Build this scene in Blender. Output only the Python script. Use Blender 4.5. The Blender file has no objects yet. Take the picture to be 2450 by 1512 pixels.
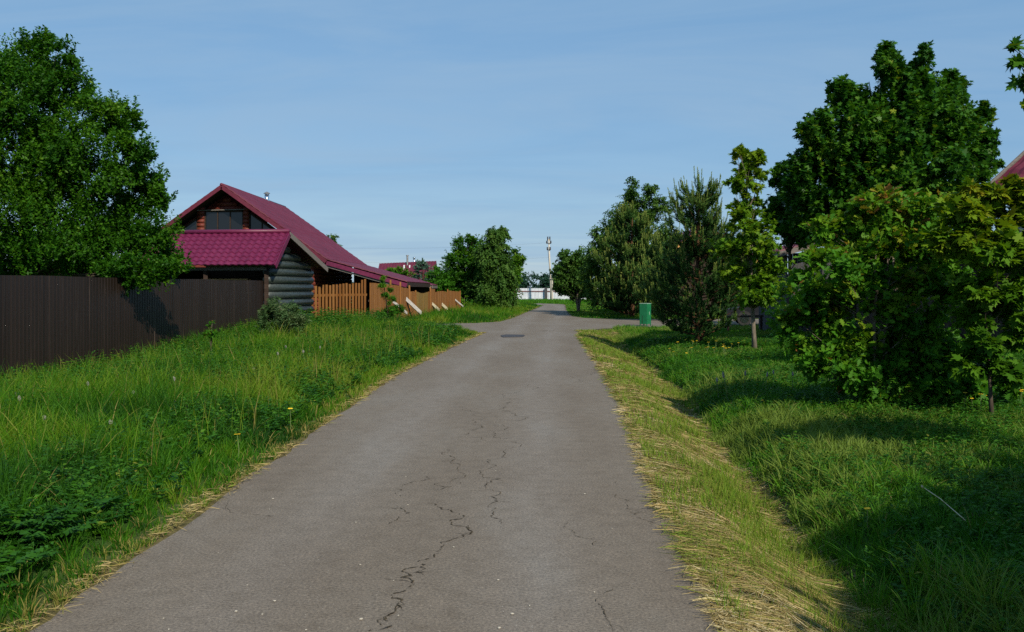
import bpy, math, random
import numpy as np
from mathutils import Vector, Matrix

random.seed(7)
rng = np.random.default_rng(7)
SC = bpy.context.scene
COL = SC.collection

# ------------------------------------------------------------------ camera
F, CX, HY, EYE = 2382.0, 1225.0, 690.0, 1.6
cam = bpy.data.objects.new('camera', bpy.data.cameras.new('camera'))
COL.objects.link(cam)
cam.location = (0, 0, EYE)
cam.rotation_euler = (math.radians(90), 0, 0)
cam.data.sensor_width = 36.0
cam.data.lens = 36.0 * F / 2450.0
cam.data.shift_y = -66.0 / 2450.0
cam.data.clip_start = 0.05
cam.data.clip_end = 3000
SC.camera = cam

# ------------------------------------------------------------------ sky and sun
SUN_AZ = math.radians(154)      # clockwise from +Y (the view direction)
SUN_EL = math.radians(38)
w = bpy.data.worlds.new('World')
SC.world = w
w.use_nodes = True
nt = w.node_tree
nt.nodes.clear()
out = nt.nodes.new('ShaderNodeOutputWorld')
bg = nt.nodes.new('ShaderNodeBackground')
bg.inputs['Strength'].default_value = 0.098
sky = nt.nodes.new('ShaderNodeTexSky')
sky.sky_type = 'NISHITA'
sky.sun_disc = False
sky.sun_elevation = SUN_EL
sky.sun_rotation = SUN_AZ
sky.altitude = 100
sky.air_density = 1.1
sky.dust_density = 0.1
sky.ozone_density = 2.5
# thin cirrus streaks: noise on the direction projected to a high layer
tc = nt.nodes.new('ShaderNodeTexCoord')
sep = nt.nodes.new('ShaderNodeSeparateXYZ')
nt.links.new(tc.outputs['Generated'], sep.inputs[0])
addz = nt.nodes.new('ShaderNodeMath'); addz.operation = 'ADD'; addz.inputs[1].default_value = 0.12
nt.links.new(sep.outputs['Z'], addz.inputs[0])
dx = nt.nodes.new('ShaderNodeMath'); dx.operation = 'DIVIDE'
dy = nt.nodes.new('ShaderNodeMath'); dy.operation = 'DIVIDE'
nt.links.new(sep.outputs['X'], dx.inputs[0]); nt.links.new(addz.outputs[0], dx.inputs[1])
nt.links.new(sep.outputs['Y'], dy.inputs[0]); nt.links.new(addz.outputs[0], dy.inputs[1])
com = nt.nodes.new('ShaderNodeCombineXYZ')
nt.links.new(dx.outputs[0], com.inputs[0]); nt.links.new(dy.outputs[0], com.inputs[1])
mp = nt.nodes.new('ShaderNodeMapping')
mp.inputs['Rotation'].default_value = (0, 0, math.radians(-14))
mp.inputs['Scale'].default_value = (0.45, 1.2, 1)
mp.inputs['Location'].default_value = (0.3, 0.9, 0)
nt.links.new(com.outputs[0], mp.inputs[0])
nz = nt.nodes.new('ShaderNodeTexNoise')
nz.inputs['Scale'].default_value = 1.5
nz.inputs['Detail'].default_value = 8
nz.inputs['Roughness'].default_value = 0.55
nz.inputs['Distortion'].default_value = 0.5
nt.links.new(mp.outputs[0], nz.inputs['Vector'])
cr = nt.nodes.new('ShaderNodeValToRGB')
cr.color_ramp.elements[0].position = 0.42; cr.color_ramp.elements[0].color = (.66, .66, .66, 1)
cr.color_ramp.elements[1].position = 0.85; cr.color_ramp.elements[1].color = (0.84, 0.84, 0.84, 1)
nt.links.new(nz.outputs['Fac'], cr.inputs[0])
mx = nt.nodes.new('ShaderNodeMixRGB')
mx.inputs['Color2'].default_value = (1.55, 3.3, 5.6, 1)
nt.links.new(cr.outputs[0], mx.inputs['Fac'])
nt.links.new(sky.outputs[0], mx.inputs['Color1'])
nz2 = nt.nodes.new('ShaderNodeTexNoise')
nz2.inputs['Scale'].default_value = .9
nz2.inputs['Detail'].default_value = 9
nz2.inputs['Roughness'].default_value = 0.6
nz2.inputs['Distortion'].default_value = 1.2
mp2 = nt.nodes.new('ShaderNodeMapping')
mp2.inputs['Rotation'].default_value = (0, 0, math.radians(-20))
mp2.inputs['Scale'].default_value = (0.7, 1.3, 1)
mp2.inputs['Location'].default_value = (2.1, 4.4, 0)
nt.links.new(com.outputs[0], mp2.inputs[0]); nt.links.new(mp2.outputs[0], nz2.inputs['Vector'])
cr2 = nt.nodes.new('ShaderNodeValToRGB')
cr2.color_ramp.elements[0].position = 0.40; cr2.color_ramp.elements[0].color = (.06, .06, .06, 1)
cr2.color_ramp.elements[1].position = 0.72; cr2.color_ramp.elements[1].color = (.62, .62, .62, 1)
nt.links.new(nz2.outputs['Fac'], cr2.inputs[0])
mx2 = nt.nodes.new('ShaderNodeMixRGB')
mx2.inputs['Color2'].default_value = (2.9, 4.3, 5.9, 1)
nt.links.new(cr2.outputs[0], mx2.inputs['Fac']); nt.links.new(mx.outputs[0], mx2.inputs['Color1'])
nt.links.new(mx2.outputs[0], bg.inputs['Color'])
nt.links.new(bg.outputs[0], out.inputs[0])

sun = bpy.data.objects.new('sun', bpy.data.lights.new('sun', 'SUN'))
COL.objects.link(sun)
sun.data.energy = 4.7
sun.data.angle = math.radians(0.53)
sun.data.color = (1.0, 0.90, 0.74)
sd = Vector((math.sin(SUN_AZ) * math.cos(SUN_EL), math.cos(SUN_AZ) * math.cos(SUN_EL), math.sin(SUN_EL)))
sun.rotation_euler = sd.to_track_quat('Z', 'Y').to_euler()
sun.location = (30, -20, 40)

SC.view_settings.view_transform = 'Standard'
SC.view_settings.look = 'None'
SC.view_settings.gamma = 1
SC.view_settings.exposure = 0.2
SC.cycles.max_bounces = 6
SC.cycles.transparent_max_bounces = 4
SC.cycles.diffuse_bounces = 3
SC.cycles.use_denoising = False


# ------------------------------------------------------------------ helpers
def W(px, py, Y):
    """a point of the place, Y metres ahead of the camera, seen at px, py of the 2450-wide photograph"""
    return ((px - CX) / F * Y, Y, EYE - (py - HY) / F * Y)


def tag(o, label=None, cat=None, group=None, kind=None):
    if label: o['label'] = label
    if cat: o['category'] = cat
    if group: o['group'] = group
    if kind: o['kind'] = kind
    return o


def empty(name, loc, label, cat, group=None, rz=0):
    o = bpy.data.objects.new(name, None)
    o.empty_display_size = 0.2
    COL.objects.link(o)
    o.location = loc
    o.rotation_euler = (0, 0, rz)
    return tag(o, label, cat, group)


def link(name, me, m, parent=None, loc=None):
    """mesh given in world space; when parented it is moved to the parent's frame"""
    o = bpy.data.objects.new(name, me)
    if m is not None: me.materials.append(m)
    COL.objects.link(o)
    if parent is not None:
        o.parent = parent
        r = parent
        M = Matrix.Identity(4)
        while r is not None:
            M = Matrix.LocRotScale(r.location, r.rotation_euler, r.scale) @ M if r.parent is None or r.type == 'EMPTY' else M
            r = r.parent
        me.transform(M.inverted())
    return o


class MB:
    def __init__(s):
        s.v, s.f, s.sm = [], [], False

    def box(s, c, d, rz=0, M=None):
        x, y, z = d[0] / 2, d[1] / 2, d[2] / 2
        n = len(s.v)
        ca, sa = math.cos(rz), math.sin(rz)
        for k in range(8):
            p = Vector(((x if k & 1 else -x), (y if k & 2 else -y), (z if k & 4 else -z)))
            if M is not None:
                p = M @ p
            else:
                p = Vector((p.x * ca - p.y * sa, p.x * sa + p.y * ca, p.z))
            s.v.append(tuple(p + Vector(c)))
        for q in ((0, 2, 3, 1), (4, 5, 7, 6), (0, 1, 5, 4), (2, 6, 7, 3), (0, 4, 6, 2), (1, 3, 7, 5)):
            s.f.append([n + i for i in q])
        return s

    def bar(s, a, b, w_, h_, up=(0, 0, 1)):
        a, b = Vector(a), Vector(b)
        d = (b - a)
        L = d.length
        d.normalize()
        u = Vector(up)
        x = d.cross(u)
        if x.length < 1e-4: x = Vector((1, 0, 0))
        x.normalize()
        z = x.cross(d)
        M = Matrix((x, d, z)).transposed()
        return s.box((a + b) / 2, (w_, L, h_), M=M)

    def prism(s, pts, vec):
        n, k = len(s.v), len(pts)
        v = Vector(vec)
        s.v += [tuple(p) for p in pts]
        s.v += [tuple(Vector(p) + v) for p in pts]
        s.f.append([n + i for i in range(k)][::-1])
        s.f.append([n + k + i for i in range(k)])
        for i in range(k):
            j = (i + 1) % k
            s.f.append([n + i, n + j, n + k + j, n + k + i])
        return s

    def tube(s, path, rad, n=8, cap=True):
        path = [Vector(p) for p in path]
        if not hasattr(rad, '__len__'): rad = [rad] * len(path)
        b = len(s.v)
        ref = None
        for i, p in enumerate(path):
            t = (path[min(i + 1, len(path) - 1)] - path[max(i - 1, 0)]).normalized()
            if ref is None:
                ref = Vector((0, 0, 1)) if abs(t.z) < .9 else Vector((1, 0, 0))
            x = t.cross(ref).normalized()
            y = x.cross(t).normalized()
            ref = y
            for k in range(n):
                a = 2 * math.pi * k / n
                s.v.append(tuple(p + (x * math.cos(a) + y * math.sin(a)) * rad[i]))
        for i in range(len(path) - 1):
            for k in range(n):
                k2 = (k + 1) % n
                s.f.append([b + i * n + k, b + i * n + k2, b + (i + 1) * n + k2, b + (i + 1) * n + k])
        if cap:
            s.f.append([b + k for k in range(n)][::-1])
            s.f.append([b + (len(path) - 1) * n + k for k in range(n)])
        return s

    def build(s, name, m, parent=None, smooth=False, bevel=0):
        me = bpy.data.meshes.new(name)
        me.from_pydata(s.v, [], s.f)
        me.update()
        if smooth:
            me.polygons.foreach_set('use_smooth', [True] * len(me.polygons))
        o = link(name, me, m, parent)
        if bevel:
            md = o.modifiers.new('bevel', 'BEVEL')
            md.width = bevel; md.segments = 2; md.limit_method = 'ANGLE'
        return o


class NB:
    """numpy mesh collector: copies of small templates and blades"""
    def __init__(s):
        s.V, s.L, s.T, s.A, s.n = [], [], [], [], 0

    def add(s, V, polys, tint):
        """V: (N,k,3); polys: list of index lists; tint: (N,) or (N,k)"""
        N, k = V.shape[:2]
        if N == 0: return
        fl = np.array([i for p in polys for i in p], np.int64)
        ft = np.array([len(p) for p in polys], np.int64)
        s.V.append(V.reshape(-1, 3).astype(np.float32))
        s.L.append((fl[None] + (np.arange(N) * k)[:, None]).ravel() + s.n)
        s.T.append(np.tile(ft, N))
        t = np.asarray(tint, np.float32)
        if t.ndim == 1: t = np.repeat(t[:, None], k, 1)
        s.A.append(t.ravel())
        s.n += N * k

    def build(s, name, m, parent=None, smooth=False):
        V = np.concatenate(s.V); L = np.concatenate(s.L).astype(np.int32); T = np.concatenate(s.T).astype(np.int32)
        A = np.concatenate(s.A)
        me = bpy.data.meshes.new(name)
        me.vertices.add(len(V)); me.vertices.foreach_set('co', V.ravel())
        me.loops.add(len(L)); me.loops.foreach_set('vertex_index', L)
        me.polygons.add(len(T))
        st = np.zeros(len(T), np.int32); st[1:] = np.cumsum(T)[:-1]
        me.polygons.foreach_set('loop_start', st)
        at = me.attributes.new('tint', 'FLOAT', 'POINT')
        at.data.foreach_set('value', np.clip(A, 0, 1))
        if smooth: me.polygons.foreach_set('use_smooth', np.ones(len(T), bool))
        me.update(calc_edges=True)
        return link(name, me, m, parent)


def nrm(a):
    return a / np.maximum(np.linalg.norm(a, axis=-1, keepdims=True), 1e-9)


def vnoise(x, y, seed=0):
    xi, yi = np.floor(x).astype(np.int64), np.floor(y).astype(np.int64)
    fx, fy = x - xi, y - yi
    fx, fy = fx * fx * (3 - 2 * fx), fy * fy * (3 - 2 * fy)

    def h(a, b):
        n = (a * 374761393 + b * 668265263 + seed * 974711) & 0xffffffff
        n = ((n ^ (n >> 13)) * 1274126177) & 0xffffffff
        return ((n ^ (n >> 16)) & 0xffff) / 65535.0
    return (h(xi, yi) * (1 - fx) + h(xi + 1, yi) * fx) * (1 - fy) + (h(xi, yi + 1) * (1 - fx) + h(xi + 1, yi + 1) * fx) * fy


def fnoise(x, y, seed=0):
    return (vnoise(x, y, seed) + .5 * vnoise(2.1 * x, 2.1 * y, seed + 1) + .25 * vnoise(4.3 * x, 4.3 * y, seed + 2)) / 1.75


# ------------------------------------------------------------------ materials
def mat(name):
    m = bpy.data.materials.new(name)
    m.use_nodes = True
    t = m.node_tree
    p = t.nodes['Principled BSDF']
    return m, t, p


def ramp(t, stops, src=None):
    r = t.nodes.new('ShaderNodeValToRGB')
    e = r.color_ramp.elements
    while len(e) < len(stops): e.new(0.5)
    for i, (pos, c) in enumerate(stops):
        e[i].position = pos
        e[i].color = (*c, 1)
    if src is not None: t.links.new(src, r.inputs[0])
    return r


def noise(t, scale, detail=4, rough=.55, vec=None, coord='Object', mapscale=None):
    n = t.nodes.new('ShaderNodeTexNoise')
    n.inputs['Scale'].default_value = scale
    n.inputs['Detail'].default_value = detail
    n.inputs['Roughness'].default_value = rough
    c = t.nodes.new('ShaderNodeTexCoord')
    src = c.outputs[coord]
    if mapscale:
        mpn = t.nodes.new('ShaderNodeMapping')
        mpn.inputs['Scale'].default_value = mapscale
        t.links.new(src, mpn.inputs[0])
        src = mpn.outputs[0]
    t.links.new(src, n.inputs['Vector'])
    return n


def bump(t, p, src, strength=.3, dist=.02):
    b = t.nodes.new('ShaderNodeBump')
    b.inputs['Strength'].default_value = strength
    b.inputs['Distance'].default_value = dist
    t.links.new(src, b.inputs['Height'])
    t.links.new(b.outputs[0], p.inputs['Normal'])


def simple(name, c1, c2=None, rough=.6, scale=6, mapscale=None, spec=.4, metal=0, bmp=0, lo=.35, hi=.65, detail=4):
    m, t, p = mat(name)
    p.inputs['Roughness'].default_value = rough
    p.inputs['Specular IOR Level'].default_value = spec
    p.inputs['Metallic'].default_value = metal
    n = noise(t, scale, detail, mapscale=mapscale)
    r = ramp(t, [(lo, c1), (hi, c2 or c1)], n.outputs['Fac'])
    t.links.new(r.outputs[0], p.inputs['Base Color'])
    if bmp: bump(t, p, n.outputs['Fac'], bmp)
    return m


def leafmat(name, stops, trans=.35, tcol=1.5, rough=.55, spec=.13):
    """tint attribute -> colour; part of the light passes through the leaf"""
    m, t, p = mat(name)
    a = t.nodes.new('ShaderNodeAttribute')
    a.attribute_name = 'tint'
    r = ramp(t, stops, a.outputs['Fac'])
    t.links.new(r.outputs[0], p.inputs['Base Color'])
    p.inputs['Roughness'].default_value = rough
    p.inputs['Specular IOR Level'].default_value = spec
    tr = t.nodes.new('ShaderNodeBsdfTranslucent')
    mul = t.nodes.new('ShaderNodeMixRGB')
    mul.blend_type = 'MULTIPLY'
    mul.inputs['Fac'].default_value = 1
    mul.inputs['Color2'].default_value = (tcol * 1.05, tcol, tcol * .45, 1)
    t.links.new(r.outputs[0], mul.inputs['Color1'])
    t.links.new(mul.outputs[0], tr.inputs['Color'])
    ms = t.nodes.new('ShaderNodeMixShader')
    ms.inputs[0].default_value = trans
    t.links.new(p.outputs[0], ms.inputs[1])
    t.links.new(tr.outputs[0], ms.inputs[2])
    t.links.new(ms.outputs[0], t.nodes['Material Output'].inputs['Surface'])
    return m


M = {}
M['grass'] = leafmat('meadow_blades', [(0, (.015, .064, .006)), (.35, (.035, .130, .006)), (.65, (.068, .188, .007)), (.88, (.125, .22, .011)), (1, (.30, .23, .08))], .4, 1.35)
M['lawn'] = leafmat('lawn_blades', [(0, (.016, .074, .006)), (.5, (.043, .160, .008)), (.85, (.085, .22, .010)), (1, (.25, .2, .08))], .33, 1.3)
M['straw'] = leafmat('straw', [(0, (.10, .19, .015)), (.3, (.18, .23, .03)), (.5, (.27, .20, .07)), (.8, (.42, .33, .15)), (1, (.58, .50, .30))], .2, 1.0, rough=.6)
M['weed'] = leafmat('weed_leaves', [(0, (.016, .070, .009)), (.5, (.036, .132, .010)), (.85, (.078, .19, .014)), (1, (.22, .22, .03))], .3, 1.3)
M['cherry'] = leafmat('dark_tree_leaves', [(0, (.010, .046, .003)), (.45, (.024, .094, .005)), (.8, (.056, .158, .008)), (1, (.12, .22, .015))], .38, 1.5, rough=.45)
M['maple'] = leafmat('maple_leaves', [(0, (.010, .048, .006)), (.5, (.026, .100, .008)), (.85, (.062, .160, .011)), (1, (.18, .22, .015))], .3, 1.4, rough=.45)
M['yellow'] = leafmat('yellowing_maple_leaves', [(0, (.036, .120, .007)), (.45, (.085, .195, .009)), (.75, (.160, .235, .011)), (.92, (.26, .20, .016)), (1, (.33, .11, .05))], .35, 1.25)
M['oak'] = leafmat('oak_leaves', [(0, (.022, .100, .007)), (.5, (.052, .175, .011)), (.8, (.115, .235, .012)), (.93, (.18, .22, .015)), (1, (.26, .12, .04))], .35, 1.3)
M['birch'] = leafmat('birch_leaves', [(0, (.026, .074, .013)), (.5, (.048, .122, .018)), (1, (.10, .185, .030))], .3, 1.3)
M['willow'] = leafmat('willow_leaves', [(0, (.035, .085, .030)), (.5, (.065, .13, .045)), (1, (.16, .2, .09))], .3, 1.2)
M['needle'] = leafmat('pine_needles', [(0, (.015, .050, .013)), (.5, (.036, .096, .020)), (.8, (.090, .160, .028)), (1, (.22, .26, .06))], .12, 1.2)
M['spruce'] = leafmat('blue_spruce_needles', [(0, (.030, .085, .055)), (.5, (.06, .14, .095)), (1, (.13, .22, .16))], .1, 1.0)
M['forest'] = leafmat('forest_leaves', [(0, (.010, .040, .026)), (.5, (.017, .056, .033)), (1, (.028, .074, .038))], .2, 1.2)
M['petal_y'] = simple('yellow_petals', (.75, .52, .02), (.85, .62, .04), .6)
M['puff'] = simple('seed_fluff', (.17, .18, .14), (.24, .24, .20), .9)
M['stem'] = simple('flower_stem', (.09, .15, .04), (.14, .18, .06), .7)
M['bark'] = simple('bark', (.045, .034, .026), (.10, .08, .06), .9, 14, (1, 1, .25), .1, bmp=.5)
M['bark_lt'] = simple('grey_bark', (.10, .085, .065), (.20, .17, .13), .9, 18, (1, 1, .3), .1, bmp=.4)
M['bark_pine'] = simple('pine_bark', (.05, .030, .018), (.12, .06, .03), .9, 16, (1, 1, .3), .1, bmp=.4)
def roofmat(name, a, b, c):
    """painted roof sheet, faded and dusty in patches and run marks"""
    m, t, p = mat(name)
    n = noise(t, .9, 8, .7)
    n2 = noise(t, 9, 6, .7)
    r = ramp(t, [(.30, a), (.5, b), (.72, c)], n.outputs['Fac'])
    g = ramp(t, [(.3, (.80, .80, .80)), (.6, (1.08, 1.08, 1.08))], n2.outputs['Fac'])
    mu = t.nodes.new('ShaderNodeMixRGB'); mu.blend_type = 'MULTIPLY'; mu.inputs['Fac'].default_value = 1
    t.links.new(r.outputs[0], mu.inputs['Color1']); t.links.new(g.outputs[0], mu.inputs['Color2'])
    t.links.new(mu.outputs[0], p.inputs['Base Color'])
    rr = ramp(t, [(.3, (.42, .42, .42)), (.7, (.62, .62, .62))], n2.outputs['Fac'])
    t.links.new(rr.outputs[0], p.inputs['Roughness'])
    p.inputs['Specular IOR Level'].default_value = .42
    return m


M['roof'] = roofmat('burgundy_roof_metal', (.074, .0055, .017), (.100, .008, .024), (.125, .016, .036))
M['roof_b'] = roofmat('burgundy_tile_metal', (.088, .0045, .032), (.112, .006, .041), (.135, .012, .052))
M['logs'] = simple('red_brown_logs', (.105, .020, .013), (.17, .036, .022), .6, 5, (3, 3, 8), .3, bmp=.2)
M['greenlogs'] = simple('dark_green_logs', (.016, .024, .022), (.042, .054, .050), .45, 3, (1, 3, 9), .5, bmp=.2)
M['trim_lt'] = simple('weathered_trim', (.11, .095, .085), (.20, .18, .165), .8, 8, (1, 6, 6), .2)
M['darkwood'] = simple('dark_wood', (.022, .014, .011), (.05, .032, .024), .8, 6, (1, 1, 6), .2)
M['dark'] = simple('dark_interior', (.010, .008, .007), (.018, .014, .012), .9, 3)
M['plank'] = simple('fresh_plank', (.45, .25, .09), (.62, .38, .16), .7, 8, (1, 8, 8), .3)
M['grey_board'] = simple('grey_weathered_board', (.33, .30, .27), (.55, .52, .48), .85, 14, (1, 1, 1), .2, bmp=.3)
M['cream_board'] = simple('peeling_pale_board', (.36, .29, .16), (.62, .56, .42), .85, 16, (1, 1, 1), .2, bmp=.3)
M['whitesheet'] = simple('white_fence_metal', (.60, .63, .68), (.70, .73, .77), .5, 1.5, None, .4)
M['rust'] = simple('red_post_paint', (.20, .045, .035), (.28, .07, .05), .7)
M['concrete'] = simple('pole_concrete', (.42, .38, .31), (.56, .52, .44), .85, 10, None, .2)
M['insul'] = simple('dark_insulator', (.03, .025, .025), (.06, .05, .05), .5)
M['wire'] = simple('wire', (.05, .05, .055), None, .6)
M['green_paint'] = simple('green_bin_paint', (.005, .120, .042), (.009, .155, .058), .42, 6, None, .45)
M['green_lid'] = simple('worn_green_lid', (.15, .32, .22), (.35, .5, .4), .5, 12)
M['steel'] = simple('bright_steel', (.75, .75, .76), (.85, .85, .86), .18, 6, None, .5, 1.0)
M['steel_d'] = simple('dull_steel', (.30, .28, .27), (.42, .40, .38), .45, 6, None, .5, .8)
M['asph_dark'] = simple('old_tar', (.035, .035, .04), (.06, .06, .066), .8, 20, None, .3, bmp=.4)
M['crackm'] = simple('crack_dirt', (.034, .027, .019), (.075, .062, .042), .95, 18, None, .05)
M['stone'] = simple('pale_stone', (.28, .26, .21), (.48, .45, .39), .85, 40, None, .2)
M['brick'] = simple('orange_brick', (.20, .08, .045), (.27, .11, .06), .85, 12, None, .2)
M['ochre'] = simple('ochre_gable_boards', (.42, .22, .06), (.52, .29, .09), .7, 5, (6, 6, 1))
M['greywall'] = simple('grey_board_wall', (.035, .036, .040), (.075, .076, .08), .8, 6, (9, 9, .6), .2)
M['whitewall'] = simple('pale_house_wall', (.45, .42, .38), (.55, .52, .48), .85, 3)
M['carpaint'] = simple('dark_car_paint', (.015, .016, .020), (.022, .023, .028), .22, 3, None, .6)
M['rubber'] = simple('tyre_rubber', (.018, .018, .018), (.03, .03, .03), .85, 12)
M['lamp'] = simple('headlight_glass', (.6, .62, .65), (.75, .76, .78), .12, 4, None, .6)


def glassmat():
    m, t, p = mat('dark_window_glass')
    p.inputs['Base Color'].default_value = (.008, .009, .011, 1)
    p.inputs['Roughness'].default_value = .08
    p.inputs['Specular IOR Level'].default_value = .5
    return m


M['glass'] = glassmat()


def sheetmat(name, a, b, streak, rough=.42):
    """painted profiled sheet: dark paint with pale vertical scratches and run marks"""
    m, t, p = mat(name)
    n = noise(t, 1.0, 3, .6, mapscale=(5, 5, .06))
    n2 = noise(t, 1.0, 6, .7, mapscale=(34, 34, .3))
    r = ramp(t, [(.3, a), (.7, b)], n.outputs['Fac'])
    s = ramp(t, [(.60, (0, 0, 0)), (.70, (1, 1, 1))], n2.outputs['Fac'])
    mxn = t.nodes.new('ShaderNodeMixRGB')
    mxn.inputs['Color2'].default_value = (*streak, 1)
    t.links.new(s.outputs[0], mxn.inputs['Fac'])
    t.links.new(r.outputs[0], mxn.inputs['Color1'])
    t.links.new(mxn.outputs[0], p.inputs['Base Color'])
    p.inputs['Roughness'].default_value = rough
    p.inputs['Specular IOR Level'].default_value = .35
    return m


M['brown_sheet'] = sheetmat('brown_fence_sheet', (.0125, .0078, .0062), (.022, .0140, .0110), (.095, .068, .055))
M['brown_sheet_r'] = sheetmat('tall_brown_fence_sheet', (.022, .017, .016), (.036, .028, .026), (.10, .09, .08))


def boardmat(name, a, b, c, bw=.11):
    """stained boards: every board its own shade plus grain"""
    m, t, p = mat(name)
    co = t.nodes.new('ShaderNodeTexCoord')
    sepn = t.nodes.new('ShaderNodeSeparateXYZ')
    t.links.new(co.outputs['Object'], sepn.inputs[0])
    d = t.nodes.new('ShaderNodeMath'); d.operation = 'DIVIDE'; d.inputs[1].default_value = bw
    t.links.new(sepn.outputs['Y'], d.inputs[0])
    fl = t.nodes.new('ShaderNodeMath'); fl.operation = 'FLOOR'
    t.links.new(d.outputs[0], fl.inputs[0])
    wn = t.nodes.new('ShaderNodeTexWhiteNoise'); wn.noise_dimensions = '1D'
    t.links.new(fl.outputs[0], wn.inputs['W'])
    r = ramp(t, [(0, a), (.6, b), (1, c)], wn.outputs['Value'])
    n = noise(t, 5, 5, .65, mapscale=(4, 4, .5))
    g = ramp(t, [(.3, (.65, .62, .58)), (.7, (1.1, 1.1, 1.1))], n.outputs['Fac'])
    mu = t.nodes.new('ShaderNodeMixRGB'); mu.blend_type = 'MULTIPLY'; mu.inputs['Fac'].default_value = 1
    t.links.new(r.outputs[0], mu.inputs['Color1']); t.links.new(g.outputs[0], mu.inputs['Color2'])
    t.links.new(mu.outputs[0], p.inputs['Base Color'])
    p.inputs['Roughness'].default_value = .75
    p.inputs['Specular IOR Level'].default_value = .2
    return m


M['orange'] = boardmat('orange_stained_boards', (.23, .092, .022), (.28, .122, .032), (.33, .155, .048))
M['gate'] = boardmat('olive_yellow_boards', (.22, .135, .035), (.26, .17, .05), (.30, .16, .04))


def asphaltmat():
    m, t, p = mat('asphalt')
    big = noise(t, .9, 5, .6, mapscale=(1.0, .28, 1))
    fine = noise(t, 60, 6, .85)
    r = ramp(t, [(.34, (.130, .106, .080)), (.5, (.145, .121, .094)), (.66, (.157, .137, .112))], big.outputs['Fac'])
    f = ramp(t, [(.34, (.42, .41, .40)), (.5, (1, 1, 1)), (.66, (1.75, 1.72, 1.62))], fine.outputs['Fac'])
    mu = t.nodes.new('ShaderNodeMixRGB'); mu.blend_type = 'MULTIPLY'; mu.inputs['Fac'].default_value = 1
    t.links.new(r.outputs[0], mu.inputs['Color1']); t.links.new(f.outputs[0], mu.inputs['Color2'])
    grit = noise(t, 6, 8, .75)
    gr = ramp(t, [(.35, (.86, .845, .82)), (.5, (1, 1, 1)), (.65, (1.12, 1.11, 1.10))], grit.outputs['Fac'])
    mg = t.nodes.new('ShaderNodeMixRGB'); mg.blend_type = 'MULTIPLY'; mg.inputs['Fac'].default_value = 1
    t.links.new(mu.outputs[0], mg.inputs['Color1']); t.links.new(gr.outputs[0], mg.inputs['Color2'])
    mu = mg
    # pale chips of stone worn out of the surface
    vo = t.nodes.new('ShaderNodeTexVoronoi'); vo.inputs['Scale'].default_value = 30
    co = t.nodes.new('ShaderNodeTexCoord')
    t.links.new(co.outputs['Object'], vo.inputs['Vector'])
    ch = ramp(t, [(.06, (1, 1, 1)), (.10, (0, 0, 0))], vo.outputs['Distance'])
    sp = t.nodes.new('ShaderNodeSeparateXYZ'); t.links.new(vo.outputs['Color'], sp.inputs[0])
    sel = t.nodes.new('ShaderNodeMath'); sel.operation = 'GREATER_THAN'; sel.inputs[1].default_value = .55
    t.links.new(sp.outputs['X'], sel.inputs[0])
    am = t.nodes.new('ShaderNodeMath'); am.operation = 'MULTIPLY'
    t.links.new(ch.outputs[0], am.inputs[0]); t.links.new(sel.outputs[0], am.inputs[1])
    mx2 = t.nodes.new('ShaderNodeMixRGB'); mx2.inputs['Color2'].default_value = (.36, .34, .29, 1)
    t.links.new(am.outputs[0], mx2.inputs['Fac']); t.links.new(mu.outputs[0], mx2.inputs['Color1'])
    # wheel tracks polished paler and greyer: bands along the road stored on the mesh
    at = t.nodes.new('ShaderNodeAttribute'); at.attribute_name = 'track'
    mx3 = t.nodes.new('ShaderNodeMixRGB'); mx3.blend_type = 'MULTIPLY'
    mx3.inputs['Color2'].default_value = (1.12, 1.16, 1.24, 1)
    t.links.new(at.outputs['Fac'], mx3.inputs['Fac']); t.links.new(mx2.outputs[0], mx3.inputs['Color1'])
    t.links.new(mx3.outputs[0], p.inputs['Base Color'])
    p.inputs['Roughness'].default_value = .82
    p.inputs['Specular IOR Level'].default_value = .3
    bump(t, p, fine.outputs['Fac'], .45, .006)
    return m


M['asphalt'] = asphaltmat()


def groundmat():
    m, t, p = mat('ground_soil')
    a = t.nodes.new('ShaderNodeAttribute'); a.attribute_name = 'dry'
    n = noise(t, 2.5, 6, .65)
    n2 = noise(t, 30, 4, .7)
    g = ramp(t, [(.3, (.018, .042, .010)), (.55, (.036, .080, .014)), (.8, (.075, .105, .024))], n.outputs['Fac'])
    d = ramp(t, [(.3, (.060, .042, .022)), (.55, (.17, .125, .055)), (.8, (.26, .20, .09))], n2.outputs['Fac'])
    mxn = t.nodes.new('ShaderNodeMixRGB')
    t.links.new(a.outputs['Fac'], mxn.inputs['Fac'])
    t.links.new(g.outputs[0], mxn.inputs['Color1']); t.links.new(d.outputs[0], mxn.inputs['Color2'])
    t.links.new(mxn.outputs[0], p.inputs['Base Color'])
    p.inputs['Roughness'].default_value = .95
    p.inputs['Specular IOR Level'].default_value = .1
    bump(t, p, n2.outputs['Fac'], .6, .03)
    return m


M['ground'] = groundmat()

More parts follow.
